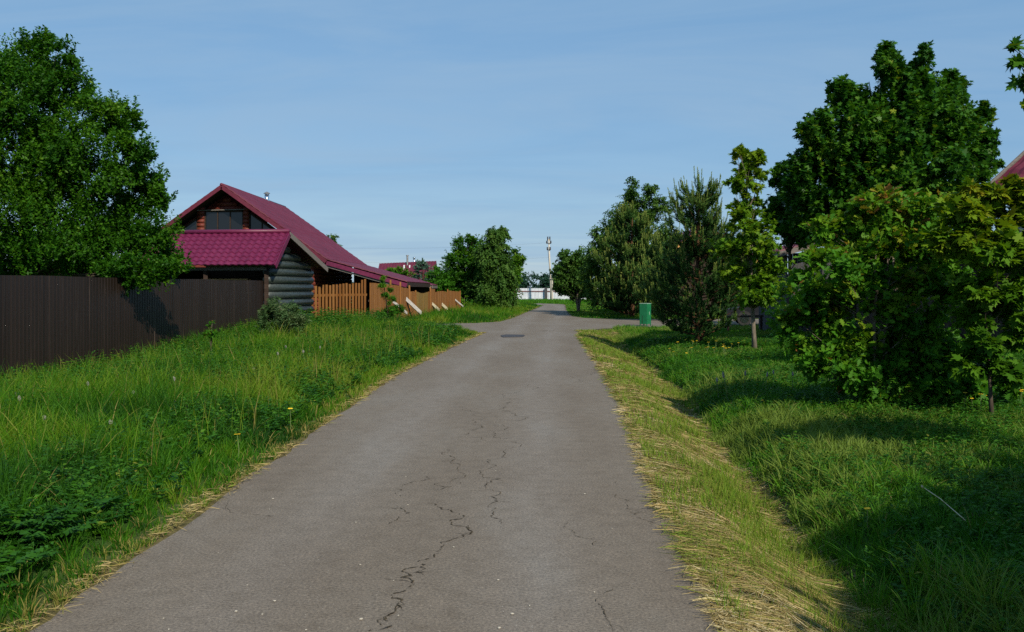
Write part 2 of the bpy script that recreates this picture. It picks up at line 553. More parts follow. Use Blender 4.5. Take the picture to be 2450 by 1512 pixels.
# ------------------------------------------------------------------ ground and road
LY = [-6, 4.6, 12, 18, 27, 33, 35.6]; LX = [-2.25, -2.25, -2.18, -2.13, -1.62, -1.2, -1.0]
RY = [-6, 4.6, 7.5, 12.3, 17.8, 27, 34, 36.3]; RX = [.95, 1.0, 1.10, 1.42, 1.70, 2.02, 2.25, 2.5]
left_near = list(zip(LX, LY))
left_far = [(-1.3, 36.6), (-2.2, 38.2), (-3.6, 40.0), (-4.9, 41.4), (-4.9, 45.2), (-3.2, 45.2), (-1.6, 46.0), (-.55, 48.0), (0, 53), (.72, 63), (1.6, 75), (2.35, 85), (3.0, 94), (2.2, 99), (-6, 104)]
right_far = [(-6, 108.5), (3.0, 106.5), (5.2, 101), (5.0, 94), (4.55, 85), (4.0, 74), (3.55, 62), (3.45, 57.5), (3.9, 54), (5.0, 52.2), (8, 51.8), (16, 52.5), (40, 54), (40, 46), (16, 43.6), (9, 42.4), (5.6, 41.4), (3.6, 39.6), (2.85, 37.8)]
ROAD = left_near + left_far + right_far + list(zip(RX, RY))[::-1]


def subdiv(P, step, closed=True):
    o = []
    n = len(P)
    for i in range(n if closed else n - 1):
        a, b = np.array(P[i]), np.array(P[(i + 1) % n])
        k = max(1, int(np.hypot(*(b - a)) / step))
        for j in range(k): o.append(tuple(a + (b - a) * j / k))
    return o


RP = np.array(ROAD)


def in_road(x, y):
    ins = np.zeros(x.shape, bool)
    n = len(RP)
    for i in range(n):
        x1, y1 = RP[i]; x2, y2 = RP[(i + 1) % n]
        if y1 == y2: continue
        c = (y1 > y) != (y2 > y)
        ins ^= c & (x < (x2 - x1) * (y - y1) / (y2 - y1) + x1)
    return ins


def road_dist(x, y):
    d = np.full(x.shape, 1e9)
    n = len(RP)
    for i in range(n):
        a, b = RP[i], RP[(i + 1) % n]
        e = b - a
        t_ = np.clip(((x - a[0]) * e[0] + (y - a[1]) * e[1]) / (e @ e), 0, 1)
        d = np.minimum(d, np.hypot(x - a[0] - t_ * e[0], y - a[1] - t_ * e[1]))
    return d


def s_right(x, y):
    return x - np.interp(y, RY, RX)


def s_ditch(x, y):
    return s_right(x, y) / np.interp(y, [4, 10, 20], [.72, .82, 1.0])


def s_left(x, y):
    return np.interp(y, LY + [53, 85], LX + [0, 2.35]) - x


def height(x, y):
    x, y = np.asarray(x, float), np.asarray(y, float)
    s = s_ditch(x, y)
    fade = np.clip((37.5 - y) / 4, 0, 1)
    z = np.interp(s, [0, .12, .5, 1.2, 1.4, 1.9, 2.5, 6, 12], [0, 0, -.05, -.30, -.31, -.07, 0, .05, .1]) * fade
    l = s_left(x, y)
    k = np.clip((y - 19) / 11, 0, 1)
    z = z + (np.interp(l, [0, .2, 1.2, 4, 7, 20], [0, 0, .05, -.04, -.36, -.36]) * (1 - k) + np.interp(l, [0, .2, 1.2, 4, 7, 20], [0, 0, .06, .12, .15, .2]) * k) * np.clip((38 - y) / 6, 0, 1)
    amp = np.clip(road_dist(x, y) / 1.5, 0, 1) * (~in_road(x, y))
    z = z + amp * (fnoise(x * .8, y * .8, 3) - .5) * .10
    return z - .012


xs = np.concatenate([[-900, -400, -200, -120, -70, -45, -30, -24], np.arange(-20, -3, .5), np.arange(-3, 9, .14), np.arange(9, 22, .6), [25, 30, 45, 70, 120, 200, 400, 900]])
ys = np.concatenate([[-300, -100, -40, -20, -10], np.arange(-6, 45, .5), np.arange(45, 140, 1.5), [150, 180, 230, 300, 450, 700, 1200]])
GX, GY = np.meshgrid(xs, ys)
inr = in_road(GX, GY)
GZ = height(GX, GY)
GZ = np.where(inr, -.012, GZ)
dry = np.clip((1.6 - s_ditch(GX, GY)) / .3, 0, 1) * (s_right(GX, GY) > -.3) * np.clip((39 - GY) / 2, 0, 1)
dry = np.maximum(dry, np.clip(1 - road_dist(GX, GY) / .25, 0, 1))
nx, ny = len(xs), len(ys)
me = bpy.data.meshes.new('ground')
idx = np.arange(nx * ny).reshape(ny, nx)
quads = np.stack([idx[:-1, :-1], idx[:-1, 1:], idx[1:, 1:], idx[1:, :-1]], -1).reshape(-1, 4)
me.vertices.add(nx * ny)
me.vertices.foreach_set('co', np.stack([GX, GY, GZ], -1).astype(np.float32).ravel())
me.loops.add(quads.size); me.loops.foreach_set('vertex_index', quads.astype(np.int32).ravel())
me.polygons.add(len(quads)); me.polygons.foreach_set('loop_start', np.arange(0, quads.size, 4, dtype=np.int32))
me.polygons.foreach_set('use_smooth', np.ones(len(quads), bool))
me.attributes.new('dry', 'FLOAT', 'POINT').data.foreach_set('value', dry.astype(np.float32).ravel())
me.update(calc_edges=True)
tag(link('ground', me, M['ground']), kind='structure')

# road: grid cells kept where they lie inside the outline, plus ragged edge from the jittered outline
def jag(P):
    o = []
    for (x, y) in subdiv(P, .22):
        j = .05 if y < 60 else .12
        o.append((x + (vnoise(np.array(y * 2.3), np.array(x * 1.1), 5) - .5) * 4 * j * .5 + random.uniform(-.3, .3) * j, y + random.uniform(-.3, .3) * j))
    return o


JP = jag(ROAD)
import bmesh
bm = bmesh.new()
vs = [bm.verts.new((x, y, 0)) for x, y in JP]
fc = bm.faces.new(vs)
bmesh.ops.triangulate(bm, faces=[fc])
# cut along lines so that the wheel-track attribute has points to sit on
for off in np.arange(-2.4, 2.6, .16):
    geom = bm.verts[:] + bm.edges[:] + bm.faces[:]
    bmesh.ops.bisect_plane(bm, geom=geom, plane_co=(off, 0, 0), plane_no=(1, -.035, 0), dist=1e-4)
for yy in list(np.arange(0, 36, 3.0)) + [42, 50, 60, 75, 90]:
    geom = bm.verts[:] + bm.edges[:] + bm.faces[:]
    bmesh.ops.bisect_plane(bm, geom=geom, plane_co=(0, yy, 0), plane_no=(0, 1, 0), dist=1e-4)
me = bpy.data.meshes.new('road')
bm.to_mesh(me)
bm.free()
if me.polygons[0].normal.z < 0: me.flip_normals()
co = np.zeros(len(me.vertices) * 3, np.float32); me.vertices.foreach_get('co', co); co = co.reshape(-1, 3)
mid = np.interp(co[:, 1], [-6, 5, 18, 35, 52, 85], [-.6, -.6, -.22, .65, 1.7, 3.4])
tr = np.maximum(np.exp(-((co[:, 0] - mid - .72) / .33) ** 2), np.exp(-((co[:, 0] - mid + .82) / .33) ** 2))
me.attributes.new('track', 'FLOAT', 'POINT').data.foreach_set('value', tr.astype(np.float32))
road = tag(link('road', me, M['asphalt']), kind='structure')


def ribbon(pts, w0, seed, zz=.004):
    """a ragged crack: a thin dark strip 4 mm above the asphalt, broken up, with short side branches"""
    r = random.Random(seed)

    def frac(P, amp, depth):
        if depth == 0: return P
        o = [P[0]]
        for a, b in zip(P, P[1:]):
            d = b - a
            n_ = Vector((-d.y, d.x))
            o += [a.lerp(b, r.uniform(.35, .65)) + n_ * r.gauss(0, amp), b]
        return frac(o, amp * .95, depth - 1)
    m = MB()

    def strip(P, w):
        n = len(P)
        b0 = len(m.v)
        keep = []
        for i, p in enumerate(P):
            d = P[min(i + 1, n - 1)] - P[max(i - 1, 0)]
            q = Vector((-d.y, d.x)).normalized() if d.length > 1e-6 else Vector((1, 0))
            ww = w * (.12 + 1.15 * r.random() ** 2) * min(1, i / 4 + .2, (n - 1 - i) / 4 + .2)
            m.v.append((p.x + q.x * ww, p.y + q.y * ww, zz)); m.v.append((p.x - q.x * ww, p.y - q.y * ww, zz))
        gap = False
        for i in range(n - 1):
            gap = r.random() < (.5 if gap else .045)
            if not gap: m.f.append([b0 + 2 * i, b0 + 2 * i + 1, b0 + 2 * i + 3, b0 + 2 * i + 2])
    P = frac([Vector(p) for p in pts], .17, 4)
    strip(P, w0 * .46)
    for k in range(max(1, len(P) // 28)):
        a = P[r.randrange(len(P))]
        an = r.uniform(0, 6.28); l = r.uniform(.06, .22)
        strip(frac([a, a + Vector((math.cos(an), math.sin(an) * 1.5)) * l], .2, 3), w0 * .4)
    return m


def G(px, py):
    """ground point of the road under a photograph pixel"""
    Y = EYE * F / (py - HY)
    return ((px - CX) / F * Y, Y)


CR = [
    ([(905, 1510), (935, 1470), (945, 1420), (985, 1395), (965, 1365), (1000, 1345), (1045, 1320), (1085, 1290), (1115, 1260), (1110, 1235), (1060, 1220), (1025, 1205)], .013),
    ([(955, 1440), (925, 1475), (912, 1500)], .008),
    ([(1200, 1255), (1180, 1230), (1190, 1195), (1165, 1160), (1150, 1130), (1165, 1100), (1210, 1075), (1220, 1050), (1180, 1035), (1200, 1015)], .009),
    ([(1045, 1175), (1080, 1150), (1100, 1115), (1075, 1090), (1080, 1070)], .010),
    ([(960, 1190), (965, 1165), (1010, 1150), (1020, 1140)], .008),
    ([(930, 1255), (955, 1240), (920, 1215)], .009),
    ([(1350, 1258), (1375, 1278), (1415, 1290), (1455, 1310)], .006),
    ([(1470, 1150), (1472, 1190), (1500, 1215), (1545, 1245), (1560, 1260)], .006),
    ([(1425, 1400), (1440, 1450), (1460, 1490), (1468, 1512)], .006),
    ([(545, 1195), (560, 1228), (620, 1232), (700, 1228)], .006),
    ([(1215, 1012), (1232, 985), (1222, 962), (1240, 938), (1236, 915)], .009),
    ([(1085, 1068), (1110, 1040), (1130, 1005), (1125, 975)], .008),
    ([(1370, 915), (1365, 900), (1390, 880)], .010),
]
for i, (pts, w0) in enumerate(CR):
    ribbon([G(*p) for p in pts], w0, i).build('crack', M['crackm'], road)
sm = ribbon([G(1290, 792), G(1340, 790.5)], .06, 40).build('crack', M['crackm'], road)

# dark patch before the junction
a = empty('asphalt_patch', (*G(1227, 804), .004), 'dark tar patch set in the road just before the side lanes', 'patch')
m = MB()
o_ = [G(1198, 803), G(1210, 801), G(1252, 801.5), G(1256, 803.5), G(1250, 806.5), G(1205, 807.5), G(1199, 805.5)]
m.prism([(x, y, .003) for x, y in o_], (0, 0, .012))
m.build('tar_slab', M['asph_dark'], a)

# loose stones on the asphalt
base = None
for i in range(30):
    px, py = random.uniform(380, 1560), 1040 + 470 * random.random() ** .7
    x, y = G(px, py)
    if not in_road(np.array(x), np.array(y)): continue
    if base is None:
        m = MB()
        for k in range(3):
            for j in range(6):
                aa = j * math.pi / 3 + random.uniform(-.2, .2)
                rr = (.6, 1, .55)[k] * random.uniform(.8, 1.15)
                m.v.append((math.cos(aa) * rr, math.sin(aa) * rr * .7, (0, .3, .65)[k]))
        for k in range(2):
            for j in range(6):
                m.f.append([k * 6 + j, k * 6 + (j + 1) % 6, k * 6 + 6 + (j + 1) % 6, k * 6 + 6 + j])
        m.f.append(list(range(12, 18)))
        base = m.build('pebble', M['stone'])
        o = base
    else:
        o = base.copy(); COL.objects.link(o)
    s = random.uniform(.005, .012)
    o.scale = (s, s, s); o.location = (x, y, .001); o.rotation_euler = (0, 0, random.uniform(0, 6))
    tag(o, 'small pale pebble lying loose on the asphalt road', 'pebble', 'pebbles scattered on the road')


# ------------------------------------------------------------------ grass and weeds
def blades(nb, x, y, h, w_, lean, tint, tip=.25, z=None, seg=3, az=None):
    N = len(x)
    if N == 0: return
    if z is None: z = height(x, y)
    if az is None: az = rng.uniform(0, 2 * np.pi, N)
    fa = rng.uniform(0, 2 * np.pi, N)
    D = np.stack([np.cos(az), np.sin(az), np.zeros(N)], -1)
    S = np.stack([np.cos(fa), np.sin(fa), np.zeros(N)], -1)
    ts = [0, .45, .8, 1] if seg == 3 else [0, .55, 1]
    ws = [1, .85, .5] if seg == 3 else [1, .7]
    V = []
    P0 = np.stack([x, y, z - .01], -1)
    for k, t in enumerate(ts):
        c = P0 + D * (lean * h * t * t)[:, None]
        c[:, 2] += h * t * (1 - .35 * lean * t)
        if k < len(ts) - 1:
            V.append(c + S * (w_ * ws[k] / 2)[:, None]); V.append(c - S * (w_ * ws[k] / 2)[:, None])
        else:
            V.append(c)
    V = np.stack(V, 1)
    polys = [[0, 1, 3, 2], [2, 3, 5, 4], [4, 5, 6]] if seg == 3 else [[0, 1, 3, 2], [2, 3, 4]]
    nb.add(V, polys, tint)


def hash2(a, b, k):
    n = (a * 374761393 + b * 668265263 + k * 974711) & 0xffffffff
    n = ((n ^ (n >> 13)) * 1274126177) & 0xffffffff
    return ((n ^ (n >> 16)) & 0xffff) / 65535.0


def tufts(x, y, cell, share=.75):
    """gather most blades into tufts: returns moved x, y, the blades' lean direction and a per-tuft random number"""
    a, b = np.floor(x / cell).astype(np.int64), np.floor(y / cell).astype(np.int64)
    cx_, cy_ = (a + hash2(a, b, 1)) * cell, (b + hash2(a, b, 2)) * cell
    N = len(x)
    sel = rng.random(N) < share
    dx_, dy_ = rng.normal(0, .17 * cell, N), rng.normal(0, .17 * cell, N)
    az = np.where(sel, np.arctan2(dy_, dx_) + rng.normal(0, .5, N), rng.uniform(0, 2 * np.pi, N))
    return np.where(sel, cx_ + dx_, x), np.where(sel, cy_ + dy_, y), az, np.where(sel, hash2(a, b, 3), .4)


def area(n, y0, y1, x0, x1, yp=1.0):
    y = y0 + (y1 - y0) * rng.random(n) ** yp
    x = x0 + (x1 - x0) * rng.random(n)
    k = (np.abs(x) < .56 * y + 2.8)
    return x[k], y[k]


def fence_x(y):
    return np.where(y < 33, -10.78 + .094 * y, np.interp(y, [33, 35, 40, 65, 66], [-7.5, -7.1, -5.8, -3.5, -30]))


# meadow on the left
nb = NB()
for (y0, y1, dens, ww) in ((3.6, 8, 2600, .005), (8, 14, 1500, .007), (14, 24, 800, .010), (24, 37, 480, .014), (44, 70, 170, .024), (70, 105, 80, .04)):
    x0, x1 = (-11, 0) if y0 < 40 else (-14, 4)
    n = int((y1 - y0) * (x1 - x0) * dens)
    x, y = area(n, y0, y1, x0, x1)
    x, y, az, tf = tufts(x, y, .16 if y0 < 20 else .3)
    d = road_dist(x, y)
    left = s_left(x, y) > -.0
    k = ~in_road(x, y) & left & (x > fence_x(y) - .1) & (d > .03)
    x, y, d, az, tf = x[k], y[k], d[k], az[k], tf[k]
    p = fnoise(x * .55, y * .45, 21)
    p2 = fnoise(x * 1.7, y * 1.7, 33)
    h = np.interp(d, [0, .25, .6, 1.3, 3, 6], [.05, .10, .17, .32, .42, .42]) * (.55 + .9 * p2) * (.7 + .6 * rng.random(len(x)))
    h *= np.interp(x - fence_x(y), [0, .6, 2], [.45, .7, 1]) if y0 < 24 else 1
    if y0 > 40: h *= .95
    h *= .55 + .95 * tf
    tint = np.clip(.06 + .85 * (p - .30) / .42 + .35 * (hash2(np.floor(x / .16).astype(np.int64), np.floor(y / .16).astype(np.int64), 9) - .4) + rng.normal(0, .12, len(x)), 0, .9)
    dryb = rng.random(len(x)) < np.interp(d, [0, .18, .4, 1], [.55, .25, .05, .025])
    tint = np.where(dryb, rng.uniform(.93, 1, len(x)), tint)
    wv = ww * rng.uniform(.6, 1.5, len(x))
    blades(nb, x, y, h, wv * 1.25, rng.uniform(.15, .8, len(x)), tint, seg=3 if y0 < 14 else 2, az=az)
# seed stalks
x, y = area(3000, 7.5, 30, -10, -2)
d = road_dist(x, y); k = (s_left(x, y) > .5) & (x > fence_x(y) + .1) & (fnoise(x * .8, y * .8, 77) > .45)
x, y = x[k], y[k]
blades(nb, x, y, rng.uniform(.45, .75, len(x)), .004 + y * .00022, rng.uniform(.05, .3, len(x)), rng.uniform(.84, 1, len(x)))
tag(nb.build('meadow_grass', M['grass']), 'tall green meadow grass between the road and the fences', 'grass', kind='stuff')

# lawn on the right, beyond the ditch
nb = NB()
for (y0, y1, dens, ww) in ((3.4, 8, 2900, .005), (8, 14, 1700, .007), (14, 24, 850, .010), (24, 41, 420, .015), (51, 75, 120, .028), (75, 128, 50, .06)):
    x0, x1 = (1.5, 13) if y0 < 40 else ((3, 30) if y0 < 70 else (-4, 24))
    n = int((y1 - y0) * (x1 - x0) * dens)
    x, y = area(n, y0, y1, x0, x1)
    x, y, az, tf = tufts(x, y, .13 if y0 < 20 else .28)
    sr = s_ditch(x, y)
    edge = 1.40 + .28 * (fnoise(x * 1.2, y * 1.2, 9) - .5) * 2
    k = ~in_road(x, y) & ((sr > edge) if y0 < 40 else (sr > 0)) & (road_dist(x, y) > .05)
    x, y, sr, az, tf = x[k], y[k], sr[k], az[k], tf[k]
    p = fnoise(x * .6, y * .6, 41); p2 = fnoise(x * 1.6, y * 1.6, 43)
    h = np.interp(sr, [1.3, 1.6, 3, 5], [.12, .19, .11, .13]) * (.6 + .8 * p2) * (.7 + .6 * rng.random(len(x)))
    if y0 > 40: h *= np.interp(road_dist(x, y), [0, .5, 2], [.35, .6, 1])
    tint = np.clip(.20 + .95 * (p - .30) / .42 + rng.normal(0, .13, len(x)), 0, .9)
    h = h * (.5 + 1.0 * tf)
    tint = np.where(rng.random(len(x)) < .02, rng.uniform(.93, 1, len(x)), tint)
    blades(nb, x, y, h, ww * 1.25 * rng.uniform(.6, 1.6, len(x)), rng.uniform(.2, 1.0, len(x)), tint, seg=3 if y0 < 14 else 2, az=az)
# grass by the far fence, behind the end of the road
x, y = area(26000, 100, 127, -8, 20)
k = ~in_road(x, y); x, y = x[k], y[k]
blades(nb, x, y, rng.uniform(.15, .5, len(x)), rng.uniform(.03, .08, len(x)), rng.uniform(.2, .6, len(x)), rng.uniform(.2, .85, len(x)), seg=2)
tag(nb.build('lawn_grass', M['lawn']), 'green grass on the right beyond the ditch', 'grass', kind='stuff')


# mown strip: stubble and cut straw
def straws(nb, x, y, ln, w_, tint, rise=.02):
    N = len(x)
    z = np.maximum(height(x, y), np.where(in_road(x, y), .003, -9)) + rng.uniform(.002, rise, N)
    a_ = rng.normal(.0, .75, N) + (rng.random(N) < .3) * rng.uniform(0, 3.14, N)
    D = np.stack([np.cos(a_), np.sin(a_), np.zeros(N)], -1)
    e1 = np.stack([x, y], -1) + D[:, :2] * (ln / 2)[:, None]; e0 = np.stack([x, y], -1) - D[:, :2] * (ln / 2)[:, None]
    z0 = np.maximum(height(e0[:, 0], e0[:, 1]) + .004, np.where(in_road(e0[:, 0], e0[:, 1]), .003, -9)) + rng.uniform(0, rise, N)
    z1 = np.maximum(height(e1[:, 0], e1[:, 1]) + .004, np.where(in_road(e1[:, 0], e1[:, 1]), .003, -9)) + rng.uniform(0, rise, N)
    S = np.stack([-D[:, 1], D[:, 0], rng.normal(0, .5, N)], -1) * (w_ / 2)[:, None]
    A_ = np.concatenate([e0, z0[:, None]], -1); B_ = np.concatenate([e1, z1[:, None]], -1)
    Cc = np.stack([x, y, np.maximum(z, (z0 + z1) / 2)], -1)
    V = np.stack([A_ + S * .6, A_ - S * .6, Cc + S, Cc - S, B_ + S * .3, B_ - S * .3], 1)
    nb.add(V, [[0, 1, 3, 2], [2, 3, 5, 4]], tint)


nb = NB()
for (y0, y1, dens, ww, ls) in ((3.2, 7, 4600, .0042, 1), (7, 12, 2700, .006, 1), (12, 20, 1200, .009, 1.1), (20, 38, 500, .014, 1.2)):
    n = int((y1 - y0) * 2.4 * dens)
    x, y = area(n, y0, y1, 0, 1)
    x = np.interp(y, RY, RX) - .12 + rng.random(len(x)) * 1.9
    sr = s_ditch(x, y)
    spill = .12 * fnoise(x * .3 + 7, y * 1.1, 61)
    k = (sr > -.02 - spill * (rng.random(len(x)) ** 2) * 1.6) & (sr < 1.55 + .3 * (fnoise(x * 1.2, y * 1.2, 9) - .5))
    k &= rng.random(len(x)) < np.interp(sr, [-.1, .05, .3, 1.2, 1.6], [.6, 1, .9, .8, .5])
    k &= rng.random(len(x)) < np.clip(.35 + 2.4 * (fnoise(x * 2.6, y * 1.9, 57) - .25), .3, 1)
    x, y, sr = x[k], y[k], sr[k]
    p = fnoise(x * 1.1, y * .8, 51)
    straws(nb, x, y, rng.uniform(.05, .24, len(x)) * ls, ww * rng.uniform(.5, 1.2, len(x)), np.clip(.42 + .75 * (rng.random(len(x)) - .25) - .6 * (p - .45) - .008 * (y - 5), .08, 1), .03)
    # green stubble standing in tufts
    n2 = int((y1 - y0) * 1.6 * dens * 1.1)
    x, y = area(n2, y0, y1, 0, 1)
    x = np.interp(y, RY, RX) + .03 + rng.random(len(x)) * 1.38 * np.interp(y, [4, 10, 20], [.72, .82, 1.0])
    p = fnoise(x * 2.2, y * 1.6, 71)
    k = (rng.random(len(x)) < np.clip((p - .42) * 2.6, .05, 1) * np.interp(y, [4, 8, 16], [.55, .7, 1]))
    x, y, p = x[k], y[k], p[k]
    blades(nb, x, y, rng.uniform(.04, .13, len(x)) * (.6 + p), ww * rng.uniform(.7, 1.5, len(x)), rng.uniform(.1, .7, len(x)), np.clip(rng.normal(.10, .13, len(x)), 0, .6), seg=2)
# dry wisps along both road edges
x, y = area(7000, 3.5, 36, 0, 1)
x = np.interp(y, LY, LX) + rng.normal(-.07, .06, len(x))
k = fnoise(y * 1.2, x * .2, 15) > .42
x, y = x[k], y[k]
straws(nb, x, y, rng.uniform(.03, .14, len(x)), .0028 + y * .0003, rng.uniform(.3, .85, len(x)), .03)
tag(nb.build('cut_straw', M['straw']), 'mown strip of dry cut straw and stubble along the right road edge', 'straw', kind='stuff')

# ---- leaf templates: axis +Y, face +Z
T_OV = (np.array([(0, 0, 0), (-.27, .42, .07), (0, 1, -.08), (.27, .42, .07)]), [[0, 2, 1], [0, 3, 2]])
T_NAR = (np.array([(0, 0, 0), (-.12, .45, .03), (0, 1, -.1), (.12, .45, .03)]), [[0, 2, 1], [0, 3, 2]])
_h = [(.05, -.02), (.24, -.10), (.44, .06), (.27, .17), (.40, .30), (.62, .56), (.36, .47), (.20, .46), (.24, .72), (.10, .74)]
_mv = [(0, .02)] + _h + [(0, 1.0)] + [(-x, y) for x, y in _h[::-1]]
T_MAP = (np.array([(x, y, -.22 * (x * x + (y - .3) ** 2)) for x, y in _mv]), [list(range(len(_mv)))])
_o = [(.03, .0), (.13, .14), (.06, .24), (.26, .36), (.10, .47), (.35, .62), (.14, .72), (.26, .86), (.09, .93)]
_ov = _o + [(0, 1.0)] + [(-x, y) for x, y in _o[::-1]]
T_OAK = (np.array([(x, y, -.15 * (y - .4) ** 2 + .25 * abs(x)) for x, y in _ov]), [list(range(len(_ov)))])


def leaves(nb, P, A_, N_, L, tint, T):
    """leaf copies at P, pointing along A_, facing N_, of length L"""
    Y = nrm(A_)
    Z = nrm(N_ - (N_ * Y).sum(-1, keepdims=True) * Y)
    X = np.cross(Y, Z)
    tv = T[0]
    V = P[:, None] + L[:, None, None] * (tv[None, :, 0:1] * X[:, None] + tv[None, :, 1:2] * Y[:, None] + tv[None, :, 2:3] * Z[:, None])
    nb.add(V, T[1], tint)


# weeds: pinnate fronds (near left) and upright leafy stems
nb = NB()


def frond_clumps(C, nf, ln, tint):
    for c, l0, t0 in zip(C, ln, tint):
        for f in range(nf):
            az = rng.uniform(0, 2 * np.pi); l = l0 * rng.uniform(.7, 1.2); el = rng.uniform(.6, 1.25)
            n = 15
            t = np.linspace(.2, 1, n)
            dirv = np.array([math.cos(az), math.sin(az), 0])
            P = np.array(c) + dirv * (l * math.cos(el) * t + .25 * l * t * t)[:, None]
            P[:, 2] += l * math.sin(el) * t - .28 * l * t * t
            side = np.array([-math.sin(az), math.cos(az), 0])
            for sg in (-1, 1):
                ax = side * sg + dirv * .5 + rng.normal(0, .15, (n, 3))
                leaves(nb, P, ax, np.tile([0, 0, 1.], (n, 1)) + rng.normal(0, .35, (n, 3)), l * .21 * np.sin(np.pi * (.15 + .8 * t)), np.full(n, t0) + rng.normal(0, .08, n), T_NAR if False else T_OV)


def leafy_stems(C, hs, L, tint, T=T_OV, nl=9):
    n = len(C)
    C = np.asarray(C, float); hs = np.asarray(hs, float)
    az = rng.uniform(0, 2 * np.pi, n); ln = rng.uniform(0, .35, n)
    for k in range(nl):
        t = .15 + .85 * k / (nl - 1)
        P = C + np.stack([np.cos(az) * ln * hs * t * t, np.sin(az) * ln * hs * t * t, hs * t], -1)
        for q in (0, np.pi):
            a_ = az + k * 1.57 + q + rng.normal(0, .3, n)
            A_ = np.stack([np.cos(a_), np.sin(a_), rng.uniform(-.1, .6, n)], -1)
            leaves(nb, P, A_, np.tile([0, 0, 1.], (n, 1)) + rng.normal(0, .3, (n, 3)), L * (1.15 - .6 * t) * rng.uniform(.7, 1.2, n), tint + rng.normal(0, .12, n), T)
    blades(nb, C[:, 0], C[:, 1], hs * 1.02, np.full(n, .006), ln, tint, z=C[:, 2], seg=2)


def on_ground(x, y):
    return np.stack([x, y, height(x, y)], -1)


# the fern-like patch in the near left corner
xs_, ys_ = rng.uniform(-3.9, -2.75, 60), rng.uniform(4.6, 7.2, 60)
k = fnoise(xs_ * 1.2, ys_ * 1.2, 4) > .33
frond_clumps(on_ground(xs_[k], ys_[k]), 14, rng.uniform(.26, .42, k.sum()), rng.uniform(.1, .5, k.sum()))
x, y = area(800, 7, 20, -9, -2.6)
k = (fnoise(x * .5, y * .5, 88) > .55) & (s_left(x, y) > .6) & (x > fence_x(y) + .2)
frond_clumps(on_ground(x[k], y[k]), 6, rng.uniform(.2, .38, k.sum()), rng.uniform(.1, .6, k.sum()))
# broadleaf stems all over the meadow in drifts
x, y = area(22000, 4.5, 36, -10, -1.8)
dd = s_left(x, y)
k = (fnoise(x * .9 + 5, y * .7, 91) > .50 - .08 * (rng.random(len(x)) < .3)) & (dd > .35) & (x > fence_x(y) + .1)
x, y, dd = x[k], y[k], dd[k]
leafy_stems(on_ground(x, y), np.interp(dd, [.3, 1, 4, 7], [.15, .30, .42, .45]) * rng.uniform(.6, 1.25, len(x)), .062 + .0018 * y, rng.uniform(.05, .8, len(x)))
# taller growth under the fences and the shed
y = rng.uniform(12, 33, 900); x = fence_x(y) + .15 + np.abs(rng.normal(0, .45, 900))
leafy_stems(on_ground(x, y), rng.uniform(.25, .6, 900) * np.interp(y, [12, 24, 33], [.55, .8, 1.2]), .07 + .001 * y, rng.uniform(.1, .9, 900))
y = rng.uniform(29, 44, 1500); x = np.interp(y, [29, 35, 44], [-7.4, -6.7, -5.0]) + .2 + np.abs(rng.normal(0, .9, 1500))
k = ~in_road(x, y); x, y = x[k], y[k]
leafy_stems(on_ground(x, y), rng.uniform(.35, .85, len(x)) * np.interp(y, [29, 36, 44], [1, 1, .7]), np.full(len(x), .13), rng.uniform(.15, .85, len(x)))
# right side: dock, clover and taller tufts
x, y = area(24000, 4.2, 30, 2.2, 11)
k = (s_ditch(x, y) > 1.5) & (fnoise(x * .9, y * .9, 93) > .38)
x, y = x[k], y[k]
leafy_stems(on_ground(x, y), rng.uniform(.07, .19, len(x)), .055 + .0016 * y, rng.uniform(.1, .8, len(x)), nl=6)
x, y = rng.uniform(2.3, 3.6, 40), rng.uniform(4.8, 9, 40)
k = s_right(x, y) > 1.5
frond_clumps(on_ground(x[k], y[k]), 6, rng.uniform(.15, .26, k.sum()), rng.uniform(.2, .7, k.sum()))
tag(nb.build('weeds', M['weed']), 'broad-leaved weeds and ferny plants growing through the grass', 'weeds', kind='stuff')


